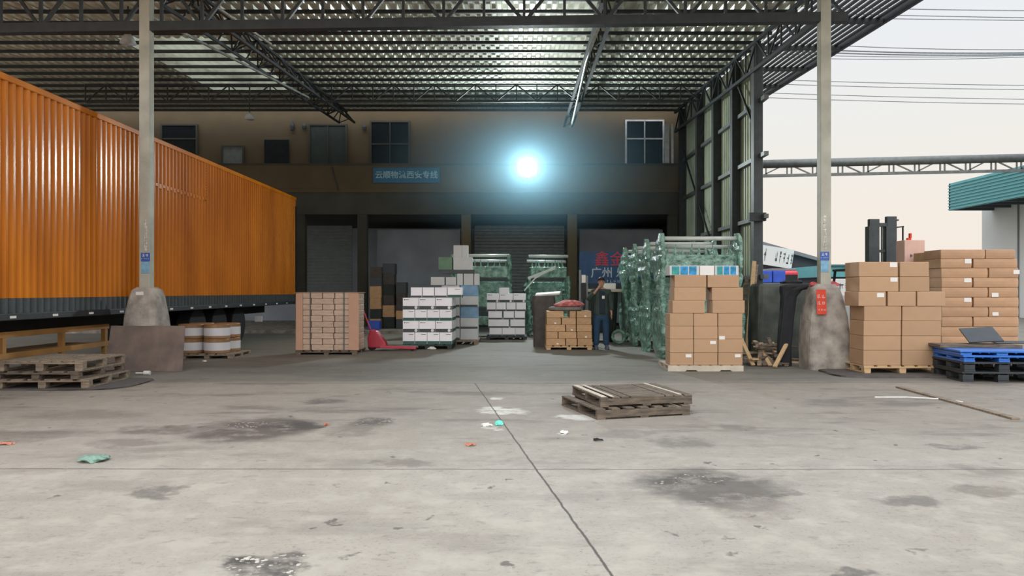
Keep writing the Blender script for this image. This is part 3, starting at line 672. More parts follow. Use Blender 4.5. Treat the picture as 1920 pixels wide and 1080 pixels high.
# forklift behind the right cartons
d = 17.2
fk = empty('forklift', (X(1654, d), d, 0), 'dark forklift with raised twin mast behind the right cartons', 'forklift')
for sx_ in (-1, 1):
    MB().box(sx_*.2-.11, sx_*.2+.11, -.06, .06, .1, 3.1+.03*sx_).box(sx_*.2-.15, sx_*.2-.11, -.1, .1, .1, 2.9).build('mast_rail', 'charcoal_paint', fk)
    MB().bar((sx_*.28, -.15, .12), (sx_*.28, -1.0, .12), .1, .04).build('fork', 'black_steel', fk)
    for yy in (.35, 1.7): MB().tube([(sx_*.42-.09, yy, .28), (sx_*.42+.09, yy, .28)], .28, 24).build('wheel', 'rubber', fk, bevel=.02)
    MB().bar((sx_*.42, .5, 1.0), (sx_*.4, .8, 1.92), .05).bar((sx_*.42, 1.8, 1.0), (sx_*.4, 1.6, 1.92), .05).build('guard_post', 'black_steel', fk)
MB().box(-.2, .2, -.05, .05, 2.9, 2.98).box(-.2, .2, -.05, .05, 2.3, 2.36).box(-.2, .2, -.05, .05, 1.5, 1.6).build('mast_crossbar', 'charcoal_paint', fk)
MB().tube([(0, 0, .2), (0, 0, 2.9)], .03).build('lift_cylinder', 'grey_steel', fk)
MB().box(-.5, .5, .3, 2.0, .3, .95).box(-.45, .45, 1.4, 2.1, .95, 1.2).build('body', 'charcoal_paint', fk, bevel=.04)
MB().box(-.45, .45, .75, 1.65, 1.9, 1.95).build('overhead_guard', 'black_steel', fk)
MB().bar((.32, 0, 2.88), (.5, 0, 2.9), .03).bar((.48, 0, 2.9), (.48, 0, 2.1), .03).bar((.34, 0, 2.15), (.52, 0, 2.15), .03).bar((.3, 0, 3.05), (.38, 0, 3.05), .03).build('hose_guide', 'dark_steel', fk)

# blue and black plastic pallets at right edge
def plastic_pallet(loc, w, dp, h, m, label, rz=0):
    o = empty('plastic_pallet', loc, label, 'pallet', 'plastic pallets at the right edge', rz)
    k = MB().box(-w/2, w/2, 0, dp, h-.03, h)
    for i in range(9): k.box(-w/2+.03+i*(w-.06)/9, -w/2+.06+i*(w-.06)/9, .02, dp-.02, h-.045, h-.031)
    k.build('deck', m, o, bevel=.006)
    for i in range(3):
        for j in range(3): xc = -w/2+.09+(w-.18)*i/2; yc = .07+(dp-.14)*j/2; MB().box(xc-.08, xc+.08, yc-.065, yc+.065, .03, h-.045).build('foot', m, o, bevel=.006)
    for i in range(3): xc = -w/2+.09+(w-.18)*i/2; MB().box(xc-.08, xc+.08, 0, dp, 0, .03).build('skid', m, o)
    return o
px_, d = 1888, 11.35
xx = X(1882, d)
plastic_pallet((xx, d, 0), 1.2, 1.0, .16, 'black_plastic', 'lowest black plastic pallet at the right edge', R(-6))
plastic_pallet((xx+.02, d+.01, .162), 1.2, 1.0, .15, 'black_plastic', 'black plastic pallet directly under the blue ones', R(-4))
plastic_pallet((xx-.0, d-.02, .314), 1.2, 1.0, .10, 'blue_plastic', 'lower of the two blue plastic pallets', R(-5))
plastic_pallet((xx-.02, d+.0, .416), 1.22, 1.0, .07, 'blue_plastic', 'upper of the two blue plastic pallets', R(-7))
tag(MB().box(-.62, .62, 0, .5, 0, .05).build('timber_board', 'weathered_wood', loc=(xx+.0, d+.55, .488), rot=(0, 0, R(-7)), bevel=.004), 'brown board lying at the back of the blue pallets', 'board')
tag(MB().box(-.28, .22, 0, .5, 0, .02).build('black_tray', 'black_plastic', loc=(X(1850, 12), 11.95, .575), rot=(R(24), R(-4), R(-14)), bevel=.003), 'tilted black tray resting on the board over blue pallets', 'tray')
tag(MB().box(-.38, .3, 0, .3, 0, .015).build('black_tray', 'black_plastic', loc=(X(1915, 12)+.08, 12.1, .54), rot=(R(3), R(0), R(-5)), bevel=.003), 'flat black tray behind the blue pallets at the frame edge', 'tray')
# loose wood behind
for i, (px, py, L_, rz, rx) in enumerate(((1800, 672, .7, 12, 0), (1782, 680, .4, -30, 0), (1788, 690, .3, 40, 0))):
    g = G(px, py+14); tag(MB().box(-L_/2, L_/2, -.06, .06, 0, .04).build('wood_offcut', 'fresh_wood', loc=(g.x, g.y, .001), rot=(0, 0, R(rz)), bevel=.003), ['pale wood offcut lying nearest the flat carton pallet', 'pale wood offcut between the right pallets, furthest left', 'short pale offcut lying beside the black plastic pallets'][i], 'wood offcut', 'pale offcuts by the black pallets')

# ------------------------------------------------------------------ green wrapped machines
def interp(tab, z):
    for (z0, a), (z1, b2) in zip(tab, tab[1:]):
        if z0 <= z <= z1: return a+(b2-a)*(z-z0)/(z1-z0)
    return tab[-1][1]
FAR = [(0, .35), (.15, .6), (.45, .95), (.75, 1.02), (1.0, .82), (1.25, .36), (1.45, .28), (1.65, .5), (1.9, 1.05), (2.08, 1.15), (2.2, .82), (2.35, .46), (2.5, .22), (2.62, .14), (2.68, .04)]
NEAR = [(0, -.2), (.5, -.38), (.9, -.34), (1.2, -.12), (1.4, -.08), (1.6, -.15), (1.9, -.22), (2.2, -.2), (2.4, -.14), (2.6, -.07), (2.68, -.03)]
def machine(loc, label, seed, rz=0, w=1.6, top=1.0, sc=1.0):
    o = empty('wrapped_machine', loc, label, 'machine', 'green film wrapped machines', rz); o.scale = (sc, sc, sc)
    rd = random.Random(seed)
    for sx_ in (0, 1):
        rings = []; z = 0.0
        while z <= 2.68:
            a, b2 = interp(NEAR, z), interp(FAR, z); j = rd.uniform(-.045, .045)
            th = (.075 if z < 2.2 else .075-.03*(z-2.2)/.48)+rd.uniform(-.012, .012)
            rings.append((sx_*w+rd.uniform(-.02, .02), (a+b2)/2+j*.5, z*top, th, (b2-a)/2+j)); z += .09
        MB().loft(rings, 22, .032, 3.2, seed*7+sx_).build('side_plate', 'green_film', o, smooth=False)
        # torn film crests along the back edge
    MB().box(.05, w-.05, -.12, .28, 1.82, 2.16).build('cross_beam', 'green_film', o, bevel=.03)
    MB().box(.05, w-.05, -.2, .5, .35, .62).build('lower_beam', 'green_film', o, bevel=.03)
    MB().box(.05, w-.05, .5, .62, .9, 1.7).build('rear_panel', 'green_film', o, bevel=.03)
    MB().tube([(0, 0, 2.5), (w, 0, 2.5)], .045, 16).build('roller', 'roller_white', o, smooth=True)
    MB().tube([(0, .35, 2.36), (w, .35, 2.34)], .045, 16).build('roller', 'roller_white', o, smooth=True)
    for k in range(9):
        x0 = .12+k*(w-.24)/8; MB().tube([(x0, .1, 2.1), (x0+rd.uniform(-.06, .06), .15, 2.3+rd.uniform(0, .1))], [.045, .008], 6).build('film_gather', 'green_film', o)
    return o
nm = ['frontmost green wrapped machine, right behind the brown cartons', 'second green wrapped machine in the row from the camera', 'third green wrapped machine in the row from the camera', 'rearmost green wrapped machine in the right-hand row']
for i, dd in enumerate((15.5, 17.25, 18.95, 20.6)):
    machine((3.05, dd, 0), nm[i], i+1, 0, 1.58 if i else 1.6)
machine((X(842, 22.2)+.05, 22.9, 0), 'green wrapped machine with white rollers behind the white boxes', 9, 0, 1.75, .97)
m6 = machine((X(985, 24.0)+.1, 23.3, 0), 'low green wrapped machine standing left of the grey pillar', 11, R(8), 1.25, .72)
wd_ = MB().bar(P(990, 522, 22.8), P(1040, 503, 22.9), .07).bar(P(1002, 522, 22.8), P(1041, 500, 22.9), .05).bar(P(983, 545, 22.8), P(1003, 522, 22.8), .04)
tag(wd_.build('white_frame_bars', 'roller_white'), 'white slanting metal bars rising over the low green machine', 'metal bars')

# ------------------------------------------------------------------ white boxes
def wbox(x0, x1, y, dp, z0, z1, label, group, style, m='white_box'):
    w, h = x1-x0, z1-z0
    o = MB().box(-w/2, w/2, 0, dp, 0, h).build('white_box', m, loc=((x0+x1)/2, y, z0), bevel=.005); tag(o, label, 'box', group)
    if style == 'A':
        MB().box(-w/2+.004, w/2-.004, -.003, -.0005, .004, h*.30).box(w/2+.0005, w/2+.003, .004, dp-.004, .004, h*.30).build('printed_band', 'band_dark', o)
        MB().tube([(w*.33, -.0055, h*.17), (w*.33, -.0035, h*.17)], h*.13, 14).build('round_logo', 'label_white', o)
        MB().box(-w/2+.03, -w/2+.055, -.003, -.0005, h*.8, h*.88).box(-w/2+.06, -w/2+.15, -.003, -.0005, h*.82, h*.86).build('printed_mark', 'ink', o)
    elif style == 'B':
        MB().box(-w/2+.004, w/2-.004, -.003, -.0005, .004, h*.27).box(w/2+.0005, w/2+.003, .004, dp-.004, .004, h*.27).build('printed_band', 'band_green', o)
        MB().box(w*.08, w*.4, -.003, -.0005, h*.80, h*.84).box(w*.02, w*.06, -.003, -.0005, h*.79, h*.86).build('printed_mark', 'ink', o)
    elif style == 'C':
        MB().box(-w/2+.004, w/2-.004, -.003, -.0005, .004, h*.2).build('printed_band', 'band_dark', o)
    return o
d = 17.85
def wstack(d, dp, z0, rows, where, group, m='white_box', cols=1):
    z = z0
    for r, (h, style, xs) in enumerate(rows):
        for i, (a, b2) in enumerate(xs):
            wbox(X(a, d)+.002, X(b2, d)-.002, d+random.uniform(0, .01), dp, z+.001, z+h-.001, 'white box, %s, %s, %s' % (ROW[r], posw(i, len(xs)), where), group, style, m)
        z += h
    return z
pallet((X(801, d), d-.02, 0), 1.2, 1.16, .12, 'dark_green', 'dark green pallet under the front white box stack', nb=6)
A3 = [(755, 785.2), (785.8, 816), (816.6, 847.5)]; B4 = [(755, 777.5), (778, 800.6), (801, 824), (824.3, 847.5)]
z = wstack(d, .40, .122, [(.285, 'B', B4), (.28, 'A', A3), (.27, 'B', B4), (.285, 'A', A3)], 'in front stack of white boxes', 'front stack of white boxes')
for r in range(4):      # the side columns behind
    for k in range(2):
        zz = .122+.28*r
        wbox(X(824, d), X(847.5, d), d+.42+k*.37, .36, zz+.001, zz+.278, 'white box, %s, %s of the side face of front white stack' % (ROW[r], ['near', 'far'][k]), 'front stack of white boxes', 'B')
wt = [(770, 791), (792, 814), (815, 838), (839, 866)]
for i, (a, b2) in enumerate(wt):
    d2 = 18.05; wbox(X(a, d2)+.002, X(b2, d2)-.003, d2, .45, z+.002, z+.25, 'white box, %s, on the top layer of the front white stack' % posw(i, 4), 'top layer of the front white boxes', 'C' if i < 3 else 'B')
# back white stack
d = 19.4; z0 = .13
pallet((X(852, d), d-.02, 0), 1.25, 1.5, .12, 'old_wood', 'old pallet under the taller back stack of white boxes', nb=6)
z = z0
for r in range(5):
    for k in range(2):
        cx0 = 841 if k == 0 else 860
        wbox(X(828, d)+.001, X(862, d)-.003, d+.0, .5, z+.001, z+.284, 'greyish box, %s, left column of taller back stack' % ROW[r], 'taller back stack of white boxes', 'C', 'grey_box') if k == 0 else \
        wbox(X(863, d), X(896, d)-.003, d+.0, .5, z+.001, z+.284, 'greyish box, %s, right column of taller back stack' % ROW[r], 'taller back stack of white boxes', 'C' if r % 2 else None, 'blue_film' if r in (2, 4) else 'grey_box')
    z += .286
for i, (a, b2, h) in enumerate(((808, 834, .21), (836, 856, .21), (857, 868, .30), (869, 888, .30), (889, 898, .30))):
    wbox(X(a, d)+.002, X(b2, d)-.003, d-.05 if i < 2 else d, .45, z+.001, z+h, 'greyish box in the upper row of taller back stack, %s' % ['leftmost', 'second', 'middle', 'fourth', 'rightmost'][i], 'upper row of the taller back stack', None, 'grey_box')
z5 = z+.302
tag(MB().box(X(830, d), X(890, d), d, d+.5, 0, .10).build('flat_board', 'band_dark', loc=(0, 0, z5)), 'dark flat board layer near the top of back white stack', 'board')
wbox(X(822, d), X(848, d), d, .42, z5+.101, z5+.101+.33, 'green printed box near the top of the taller back stack', None, None, 'green_box')
wbox(X(850, d), X(885, d), d, .42, z5+.101, z5+.101+.33, 'wide grey box near the top of the taller back stack', None, None, 'grey_box')
wbox(X(850, d), X(866, d)-.002, d+.05, .3, z5+.433, z5+.433+.31, 'topmost grey box of the back stack, left', None, None, 'grey_box')
wbox(X(866, d)+.002, X(877, d), d+.05, .3, z5+.433, z5+.433+.31, 'topmost narrow grey box of the back stack, right', None, None, 'grey_box')
# centre white stack
d = 21.4
pallet((X(950, d), d-.02, 0), 1.18, 1.0, .10, 'black_plastic', 'dark pallet under the centre stack of white boxes', nb=6)
sC = F/d/4.697
def cx(*p): return [(720+a/4.697, 720+b2/4.697) for a, b2 in p]
wstack(d, .45, .102, [(.24, 'C', cx((928, 1040), (1042, 1155), (1156, 1242))), (.24, 'C', cx((918, 1100), (1112, 1242))), (.24, 'C', cx((918, 1040), (1052, 1145), (1150, 1242))),
                      (.25, 'C', cx((905, 985), (988, 1074), (1078, 1160), (1164, 1250))), (.26, 'A', cx((905, 1016), (1018, 1136), (1139, 1250)))], 'centre stack of white boxes', 'centre stack of white boxes', 'white_box')
wbox(X(936, d), X(954.5, d), d+.05, .3, 1.335, 1.50, 'small white box alone on top of the centre stack', None, None)

# ------------------------------------------------------------------ wrapped brown stack at left
d = 16.35; u = F/d
pallet((X(612, d), d-.02, 0), 1.36, .95, .09, 'weathered_wood', 'dark pallet under the strapped kraft stack left of white boxes', nb=7)
z = .092; hh = .127
for r in range(10):
    a = [(557, 604), (604.6, 627), (627.6, 672)] if r % 2 else [(557, 583), (583.6, 625), (625.6, 672)]
    for i, (p, q) in enumerate(a):
        carton(X(p, d)+.002, X(q, d)-.002, d+.01, .62, z+.001, z+hh-.001, 'kraft_wrap', 'film wrapped kraft pack, %s, %s, in strapped stack' % (ROW[r], posw(i, 3)), 'kraft packs in the strapped stack', tape=False, name='kraft_pack', cat='pack', bev=.015)
    z += hh
ztop = z
tag(MB().box(-.71, .7, 0, .66, 0, .012).build('card_sheet', 'kraft_board', loc=(X(614, d), d, ztop+.001)), 'thin card sheet covering the top of the strapped kraft stack', 'sheet')
for (a, b2, nm_) in ((555, 568, 'left'), (654, 673, 'right')):
    tag(MB().box(X(a, d), X(b2, d), d-.02, d-.004, .10, ztop-.01).build('corner_board', 'kraft_board', bevel=.003), 'upright card corner board on the %s front edge of strapped stack' % nm_, 'corner board', 'corner boards on the strapped stack')
for px in (582, 645):
    tag(MB().box(X(px, d)-.01, X(px, d)+.01, d-.01, d-.005, .04, ztop+.02).box(X(px, d)-.01, X(px, d)+.01, d-.01, d+.66, ztop+.015, ztop+.02).build('strap', 'band_dark'), 'dark strap down the front of the kraft stack, %s one' % ('left' if px < 600 else 'right'), 'strap', 'straps around the kraft stack')
# red pallet truck beside it
d = 17.6
pt = empty('pallet_truck', (X(700, d), d, 0), 'red hand pallet truck with forks toward the white boxes', 'pallet truck')
MB().prism([(-.1, .06), (.35, .06), (.3, .2), (.1, .47), (-.05, .5), (-.12, .3)], 'y', -.14, .14).build('pump_housing', 'red_paint', pt, bevel=.03)
for s in (-1, 1):
    MB().bar((.2, s*.2, .1), (1.05, s*.2, .07), .16, .06).build('fork', 'red_paint' if s < 0 else 'grey_steel', pt, bevel=.01)
    MB().tube([(.95, s*.2-.05, .04), (.95, s*.2+.05, .04)], .04, 14).build('roller_wheel', 'rubber', pt)
MB().tube([(-.02, -.1, .09), (-.02, .1, .09)], .09, 18).build('steer_wheel', 'rubber', pt)
MB().tube([(-.05, 0, .45), (-.28, 0, 1.05)], .02).tube([(-.28, -.15, 1.05), (-.28, .15, 1.05)], .018).build('handle', 'red_paint', pt)

# ------------------------------------------------------------------ brown stack by the person
d = 17.7; u = F/d
pallet((X(1067, d), d-.02, 0), 1.1, .95, .10, 'fresh_wood', 'wooden pallet under the low carton stack beside the man', nb=6)
z = .102
cfg = [[(1024, 1060), (1061, 1082), (1083, 1111)], [(1024, 1046), (1047, 1081), (1082, 1110)], [(1024, 1060), (1061, 1080), (1081, 1110)], [(1025, 1052), (1053, 1080), (1081, 1109)], [(1025, 1057), (1068, 1080), (1081, 1109)]]
for r, xs in enumerate(cfg):
    for i, (a, b2) in enumerate(xs):
        carton(X(a, d)+.002, X(b2, d)-.002, d+.01, .8, z+.001, z+.163, 'cardboard_film', 'film wrapped carton, %s, %s, in low stack beside man' % (ROW[r], posw(i, 3)), 'low carton stack beside the man', tape=False, bev=.01, lab=(.1, .25, .05, .035) if (i+r) % 3 == 0 else None)
    z += .165
tag(MB().loft([(0, 0, 0, .38, .3), (0, 0, .03, .42, .33), (0, 0, .08, .40, .31), (0, 0, .10, .34, .26)], 20, .03, 3, 5).build('cushion', 'grey_cloth', loc=(X(1062, d), d+.35, z+.001), smooth=True), 'flat brown grey cushion on the low carton stack', 'cushion')
tag(MB().loft([(0, 0, 0, .36, .26), (0, 0, .04, .38, .28), (.05, 0, .1, .26, .2), (.02, 0, .15, .12, .1)], 22, .09, 2.5, 6).build('folded_cloth', 'pink_cloth', loc=(X(1068, d), d+.35, z+.112)), 'crumpled pinkish red cloths heaped on the grey cushion', 'cloth')
d = 18.6
tag(MB().loft([(0, .3, 0, .26, .3), (0, .3, .3, .27, .3), (0, .3, .8, .27, .32), (0, .3, 1.15, .30, .34), (0, .3, 1.28, .28, .3)], 22, .03, 4, 8).build('wrapped_bundle', 'dark_mat', loc=(X(1020, d), d+.02, 0)), 'dark wrapped bundle standing left of the low carton stack', 'bundle')
tag(MB().box(-.33, .3, 0, .4, 0, .05).build('foam_slab', 'label_white', loc=(X(1028, d), d+.1, 1.29), rot=(R(6), R(-4), R(-8)), bevel=.015), 'white slab lying on the dark wrapped bundle', 'slab')
# hand stacker mast behind the man
d = 19.2
st = empty('hand_stacker', (X(1094, d), d, 0), 'narrow upright hand stacker mast between pillar and man', 'hand stacker')
for s in (-1, 1):
    MB().box(s*.09-.025, s*.09+.025, -.03, .03, .05, 1.95 if s < 0 else 1.8).build('mast_rail', 'grey_steel', st)
    MB().bar((s*.2, 0, .05), (s*.2, -.8, .05), .08, .05).build('leg', 'dark_steel', st)
MB().box(-.07, .07, -.05, .05, 1.2, 1.6).build('carriage', 'black_steel', st)
MB().box(-.2, .2, -.03, .05, .05, .2).build('base_block', 'black_steel', st)
MB().box(-.05, .05, -.06, -.03, 1.62, 1.82).build('white_plate', 'label_white', st)
# dark vehicle/table behind man
d = 20.3
cv = empty('covered_cart', (X(1150, d)-.12, d, 0), 'dark covered cart with pale flat top behind the man', 'cart')
MB().box(-.6, .35, 0, 1.0, 1.38, 1.46).build('tray_top', 'pale_wood', cv, bevel=.01)
MB().loft([(-.13, .5, .25, .36, .42), (-.13, .5, .7, .40, .46), (-.13, .5, 1.2, .41, .45), (-.13, .5, 1.379, .40, .42)], 22, .05, 4, 12).build('cover', 'dark_green', cv)
for sx_ in (-.4, .1):
    for yy in (.2, .8): MB().tube([(sx_-.05, yy, .18), (sx_+.05, yy, .18)], .18, 18).build('wheel', 'rubber', cv)
tag(MB().box(-.18, .18, 0, .3, 0, .16).build('white_box', 'label_white', loc=(X(1152, d)-.1, d+.3, 1.461), bevel=.01), 'white box sitting on the covered cart behind the man', 'box')
tag(MB().tube([(math.cos(a/16*2*math.pi)*.16, .0, .20+math.sin(a/16*2*math.pi)*.16) for a in range(17)], .04, 8, cap=False).build('film_ring', 'green_film', loc=(X(1160, 19.5), 19.5, .0)), 'crumpled green film ring on the floor behind the man', 'film', )

# ------------------------------------------------------------------ left side goods
d = 15.4
pallet((X(395, d)-.08, d-.02, 0), 1.1, 1.05, .10, 'old_wood', 'low pallet under the brown and white reels by the trailer', nb=6)
for j, (px, dd) in enumerate(((358, d+.3), (407, d+.27), (378, d+.82), (430, d+.80))):
    for k in range(2):
        xx = X(px, d+.27)
        if j == 2: xx = X(358, d+.27)
        if j == 3: xx = X(407, d+.27)+.02
        o = empty('wire_reel', (xx, dd, .102+k*.305), 'brown reel with white band, %s layer, %s' % (['lower', 'upper'][k], ['front left by the metal plate', 'front right on the reel pallet', 'back left on the reel pallet', 'back right on the reel pallet'][j]), 'reel', 'banded reels on the low pallet')
        MB().tube([(0, 0, 0), (0, 0, .30)], .262, 36).build('core_roll', 'reel_brown', o, bevel=.01)
        MB().tube([(0, 0, .06), (0, 0, .225)], .265, 36, cap=True).build('white_band', 'reel_white', o, smooth=False)
# pallet stack bottom-left
base = (X(72, 10.45), 10.5)
tag(MB().loft([(0, 0, 0, 1.0, .72), (0, 0, .02, 1.0, .72)], 26, .02, 4, 4).build('floor_mat', 'dark_mat', loc=(base[0]+.1, base[1]+.65, 0)), 'dark sheet on floor under the stacked pallets at left', 'mat')
pallet((base[0]-.0, base[1]+.02, .022), 1.32, 1.2, .13, 'old_wood', 'lowest of the three weathered pallets at the left edge', nb=6, rz=R(2))
pallet((base[0]-.08, base[1]+.0, .154), 1.25, 1.2, .11, 'weathered_wood', 'middle of the three weathered pallets at the left edge', nb=6, rz=R(-2))
pallet((base[0]-.02, base[1]+.0, .266), 1.22, 1.2, .145, 'old_wood', 'top pallet with spaced pale boards at the left edge', nb=8, rz=R(1))
cr_ = empty('timber_crate', (-7.66, 9.6, 0), 'long orange brown timber frame lying under the trailer edge', 'crate frame')
MB().box(-.04, .04, 0, 4.3, .70, .79).build('top_rail', 'plank_orange', cr_, bevel=.004)
MB().box(-.04, .04, 0, 4.3, .38, .47).build('bottom_rail', 'plank_orange', cr_, bevel=.004)
for yy in (.1, 1.45, 2.9, 4.2): MB().box(-.04, .04, yy-.04, yy+.04, .47, .70).build('strut', 'plank_orange', cr_)
for yy in (.1, 1.45, 2.9, 4.2): MB().box(-.035, .035, yy-.04, yy+.04, 0, .38).build('foot', 'plank_orange', cr_)
MB().box(-.9, -.05, 0, 4.3, .38, .44).build('bed', 'plank_orange', cr_)

# ------------------------------------------------------------------ pallet pair in the middle of the yard
c0 = G(1140, 785)
pw = empty('wooden_pallet', (1.43, 8.22, 0), 'lower weathered pallet lying in the middle of the yard', 'pallet', 'two pallets in the yard', R(17))
def oldp(o, w, dp, h, panel, m):
    dk = MB(); n = 7
    if panel:
        dk.box(-w/2+.36, w/2-.34, 0, dp, h-.02, h)
        for a in (0, .14, .25): dk.box(-w/2+a, -w/2+a+.09, 0, dp, h-.02, h)
        for a in (.0, .13, .23): dk.box(w/2-a-.09, w/2-a, 0, dp, h-.02, h)
    else:
        for i in range(n): xc = -w/2+.05+(w-.1)*i/(n-1); dk.box(xc-.05, xc+.05, 0, dp, h-.02, h)
    dk.build('deck', m, o, bevel=.003)
    for yy in (0, dp/2-.03, dp-.06): MB().box(-w/2, w/2, yy, yy+.05, .018, h-.021).build('stringer', 'weathered_wood', o, bevel=.003)
    for xx in (-w/2, -.05, w/2-.1): MB().box(xx, xx+.1, 0, dp, 0, .018).build('base_board', 'weathered_wood', o)
oldp(pw, 1.14, 1.10, .117, False, 'weathered_wood')
pw2 = empty('wooden_pallet', (1.47, 8.3, .119), 'upper weathered pallet with dark board insert in the yard', 'pallet', 'two pallets in the yard', R(13))
oldp(pw2, 1.10, 1.04, .11, True, 'weathered_wood')
for a_, b_2 in ((-.54, -.48), (-.43, -.39), (.38, .42)): MB().box(a_, b_2, .0, 1.04, .111, .118).build('pale_batten', 'pale_wood', pw2)

# ------------------------------------------------------------------ behind right column: tarp crate, cloth, scrap wood, leaning boards
d = 15.0
tag(MB().loft([(0, .4, 0, .58, .42), (0, .4, .5, .58, .41), (.0, .4, 1.2, .56, .40), (0, .4, 1.50, .55, .39), (0, .4, 1.55, .50, .34)], 28, .02, 6, 21).build('covered_crate', 'tarp', loc=(5.44, d-.15, 0)), 'large crate under grey green tarp left of the right column', 'covered crate')
blc = MB().loft([(-.03, .1, .0, .13, .10), (-.02, .08, .4, .12, .10), (.0, .05, .9, .13, .10), (.02, 0, 1.3, .14, .12), (.08, 0, 1.42, .20, .14), (.25, 0, 1.49, .34, .15), (.28, 0, 1.53, .26, .12)], 22, .10, 3, 22)
tag(blc.build('black_cloth', 'black_cloth', loc=(5.03, 13.75, 0)), 'black cloth hanging down beside the right column footing', 'cloth')
tag(MB().loft([(0, 0, 0, .20, .18), (0, 0, .04, .22, .19), (.03, 0, .08, .14, .13)], 18, .08, 2.2, 23).build('black_bag', 'black_cloth', loc=(5.66, 15.2, 1.551)), 'black bag slumped on top of the tarp covered crate', 'bag')
for (px, py, s, lb) in ((1524, 524, .07, 'left of column shaft'), (1561, 528, .08, 'right of column shaft')):
    q = P(px, py, 13.5); tag(MB().loft([(0, 0, 0, s, s*.8), (0, 0, s*.5, s*1.0, s*.8), (.01, 0, s*.9, s*.4, s*.4)], 14, .3, 2, 31).build('red_rag', 'rag_red', loc=(q.x, 13.35+.12, 1.50)), 'small red rag on the right footing, %s' % lb, 'rag')
rd = random.Random(5)
for i in range(24):
    g = Vector((rd.uniform(4.5, 5.15), rd.uniform(13.85, 14.4), 0)); L_ = rd.uniform(.35, .8)
    k = i // 3
    tag(MB().box(-L_/2, L_/2, -.045, .045, 0, .03).build('scrap_board', rd.choice(['old_wood', 'weathered_wood', 'fresh_wood']), loc=(g.x, g.y, .01+k*.052), rot=(R(rd.uniform(-2, 2)), R(rd.uniform(-5, 5) if k else 0), R(rd.uniform(-60, 60))), bevel=.003),
        'broken board in the scrap wood pile by the tarp covered crate', 'board', 'scrap boards by the tarp crate')
tag(MB().bar((0, 0, .03), (.33, .32, .42), .07, .03).build('scrap_board', 'fresh_wood', loc=(X(1492, 13.5)-.42, 13.4, 0)), 'pale scrap board propped against the heap beside the right footing', 'board')
for i in range(7):
    x0 = 4.42+i*.1; a = Vector((x0, rd.uniform(13.72, 13.8), .02)); b2 = a+Vector((rd.uniform(-.35, .3), rd.uniform(.3, .5), rd.uniform(.36, .5)))
    tag(MB().bar(a, b2, .08, .03).build('scrap_board', ['fresh_wood', 'old_wood', 'weathered_wood'][i % 3], bevel=.003), 'narrow scrap board tilted up on the heap by the tarp crate', 'board', 'tilted scrap boards on the heap')
for i, (px0, px1, ytop, m1) in enumerate(((1399, 1417, 490, 'fresh_wood'), (1404, 1424, 496, 'old_wood'), (1396, 1409, 520, 'weathered_wood'), (1408, 1440, 545, 'pale_wood'))):
    a = Vector((X(px0, 16.6), 16.6+i*.12, 0)); b2 = Vector((X(px1, 17.0), 17.1+i*.12, Z(ytop, 17.2)))
    tag(MB().bar(a, b2, .09, .03, (0, 1, 0)).build('leaning_board', m1), ['tallest pale board leaning behind the tarp crate by the wall', 'brown board leaning second from left near the side wall', 'dark short board leaning nearest the green machines', 'pale lowest board leaning over the tarp covered crate'][i], 'board', 'boards leaning near the side wall')

# ------------------------------------------------------------------ background right
gt = empty('gantry_truss', (0, 0, 0), 'long grey overhead lattice truss crossing the sky at right', 'truss')
dd = 30.0
a0, a1 = P(1380, 309, dd), P(2050, 293, dd); b0, b1 = P(1380, 331, dd), P(2050, 317, dd)
MB().tube([a0, a1], .17, 14).build('top_pipe', 'grey_steel', gt, smooth=True)
MB().bar(b0, b1, .11).build('bottom_chord', 'grey_steel', gt)
n = 14
for i in range(n+1):
    p, q = a0.lerp(a1, i/n), b0.lerp(b1, i/n)
    for sh in (0, .18): MB().bar(p+Vector((sh, 0, 0)), q+Vector((sh, 0, 0)), .05).build('upright', 'grey_steel', gt)
    if i < n:
        p2, q2 = a0.lerp(a1, (i+1)/n), b0.lerp(b1, (i+1)/n)
        MB().bar(*((q, p2) if i % 2 else (p, q2)), .05).build('diagonal', 'grey_steel', gt)
for pp in (a0, a1): MB().box(pp.x-.15, pp.x+.15, dd-.15, dd+.15, 0, pp.z).build('post', 'grey_steel', gt)
# white warehouse, teal canopy
wh = empty('warehouse', (0, 0, 0), 'white warehouse with sloping teal fascia at the right edge', 'building')
MB().box(26.6, 40, 22, 42.3, 0, 6.9).build('walls', 'far_white', wh)
prof = corrug(22, 41.4, .8, .06)
MB().add([(24.2,22,5.9),(24.2,41.4,5.9),(24.2,41.4,7.4),(24.2,22,7.4),(24.3,22,5.9),(24.3,41.4,5.9),(24.3,41.4,7.4),(24.3,22,7.4)], [(0,1,2,3),(7,6,5,4),(3,2,6,7),(0,4,5,1),(1,5,6,2),(0,3,7,4)]).build('fascia', 'teal_roof', wh)
f2 = MB()
for k in range(9): z_ = 5.93+k*.165; f2.box(24.14, 24.2, 22, 41.42, z_, z_+.05)
f2.build('fascia_ribs', 'teal_roof', wh)
MB().box(24.2, 26.7, 41.3, 41.42, 5.9, 7.4).build('fascia_end', 'teal_roof', wh)
MB().box(24.3, 26.6, 22, 41.3, 7.3, 7.38).box(26.6, 40, 22, 41.3, 7.0, 7.38).build('roof', 'teal_roof', wh)
for k in range(14): MB().box(24.4, 26.6, 23+k*1.4, 23.1+k*1.4, 5.9, 6.05).build('canopy_joist', 'far_dark', wh)
for yy in (39.2, 33, 28): MB().box(26.54, 26.6, yy-.04, yy+.04, 0, 6.8).build('wall_seam', 'far_grey', wh)
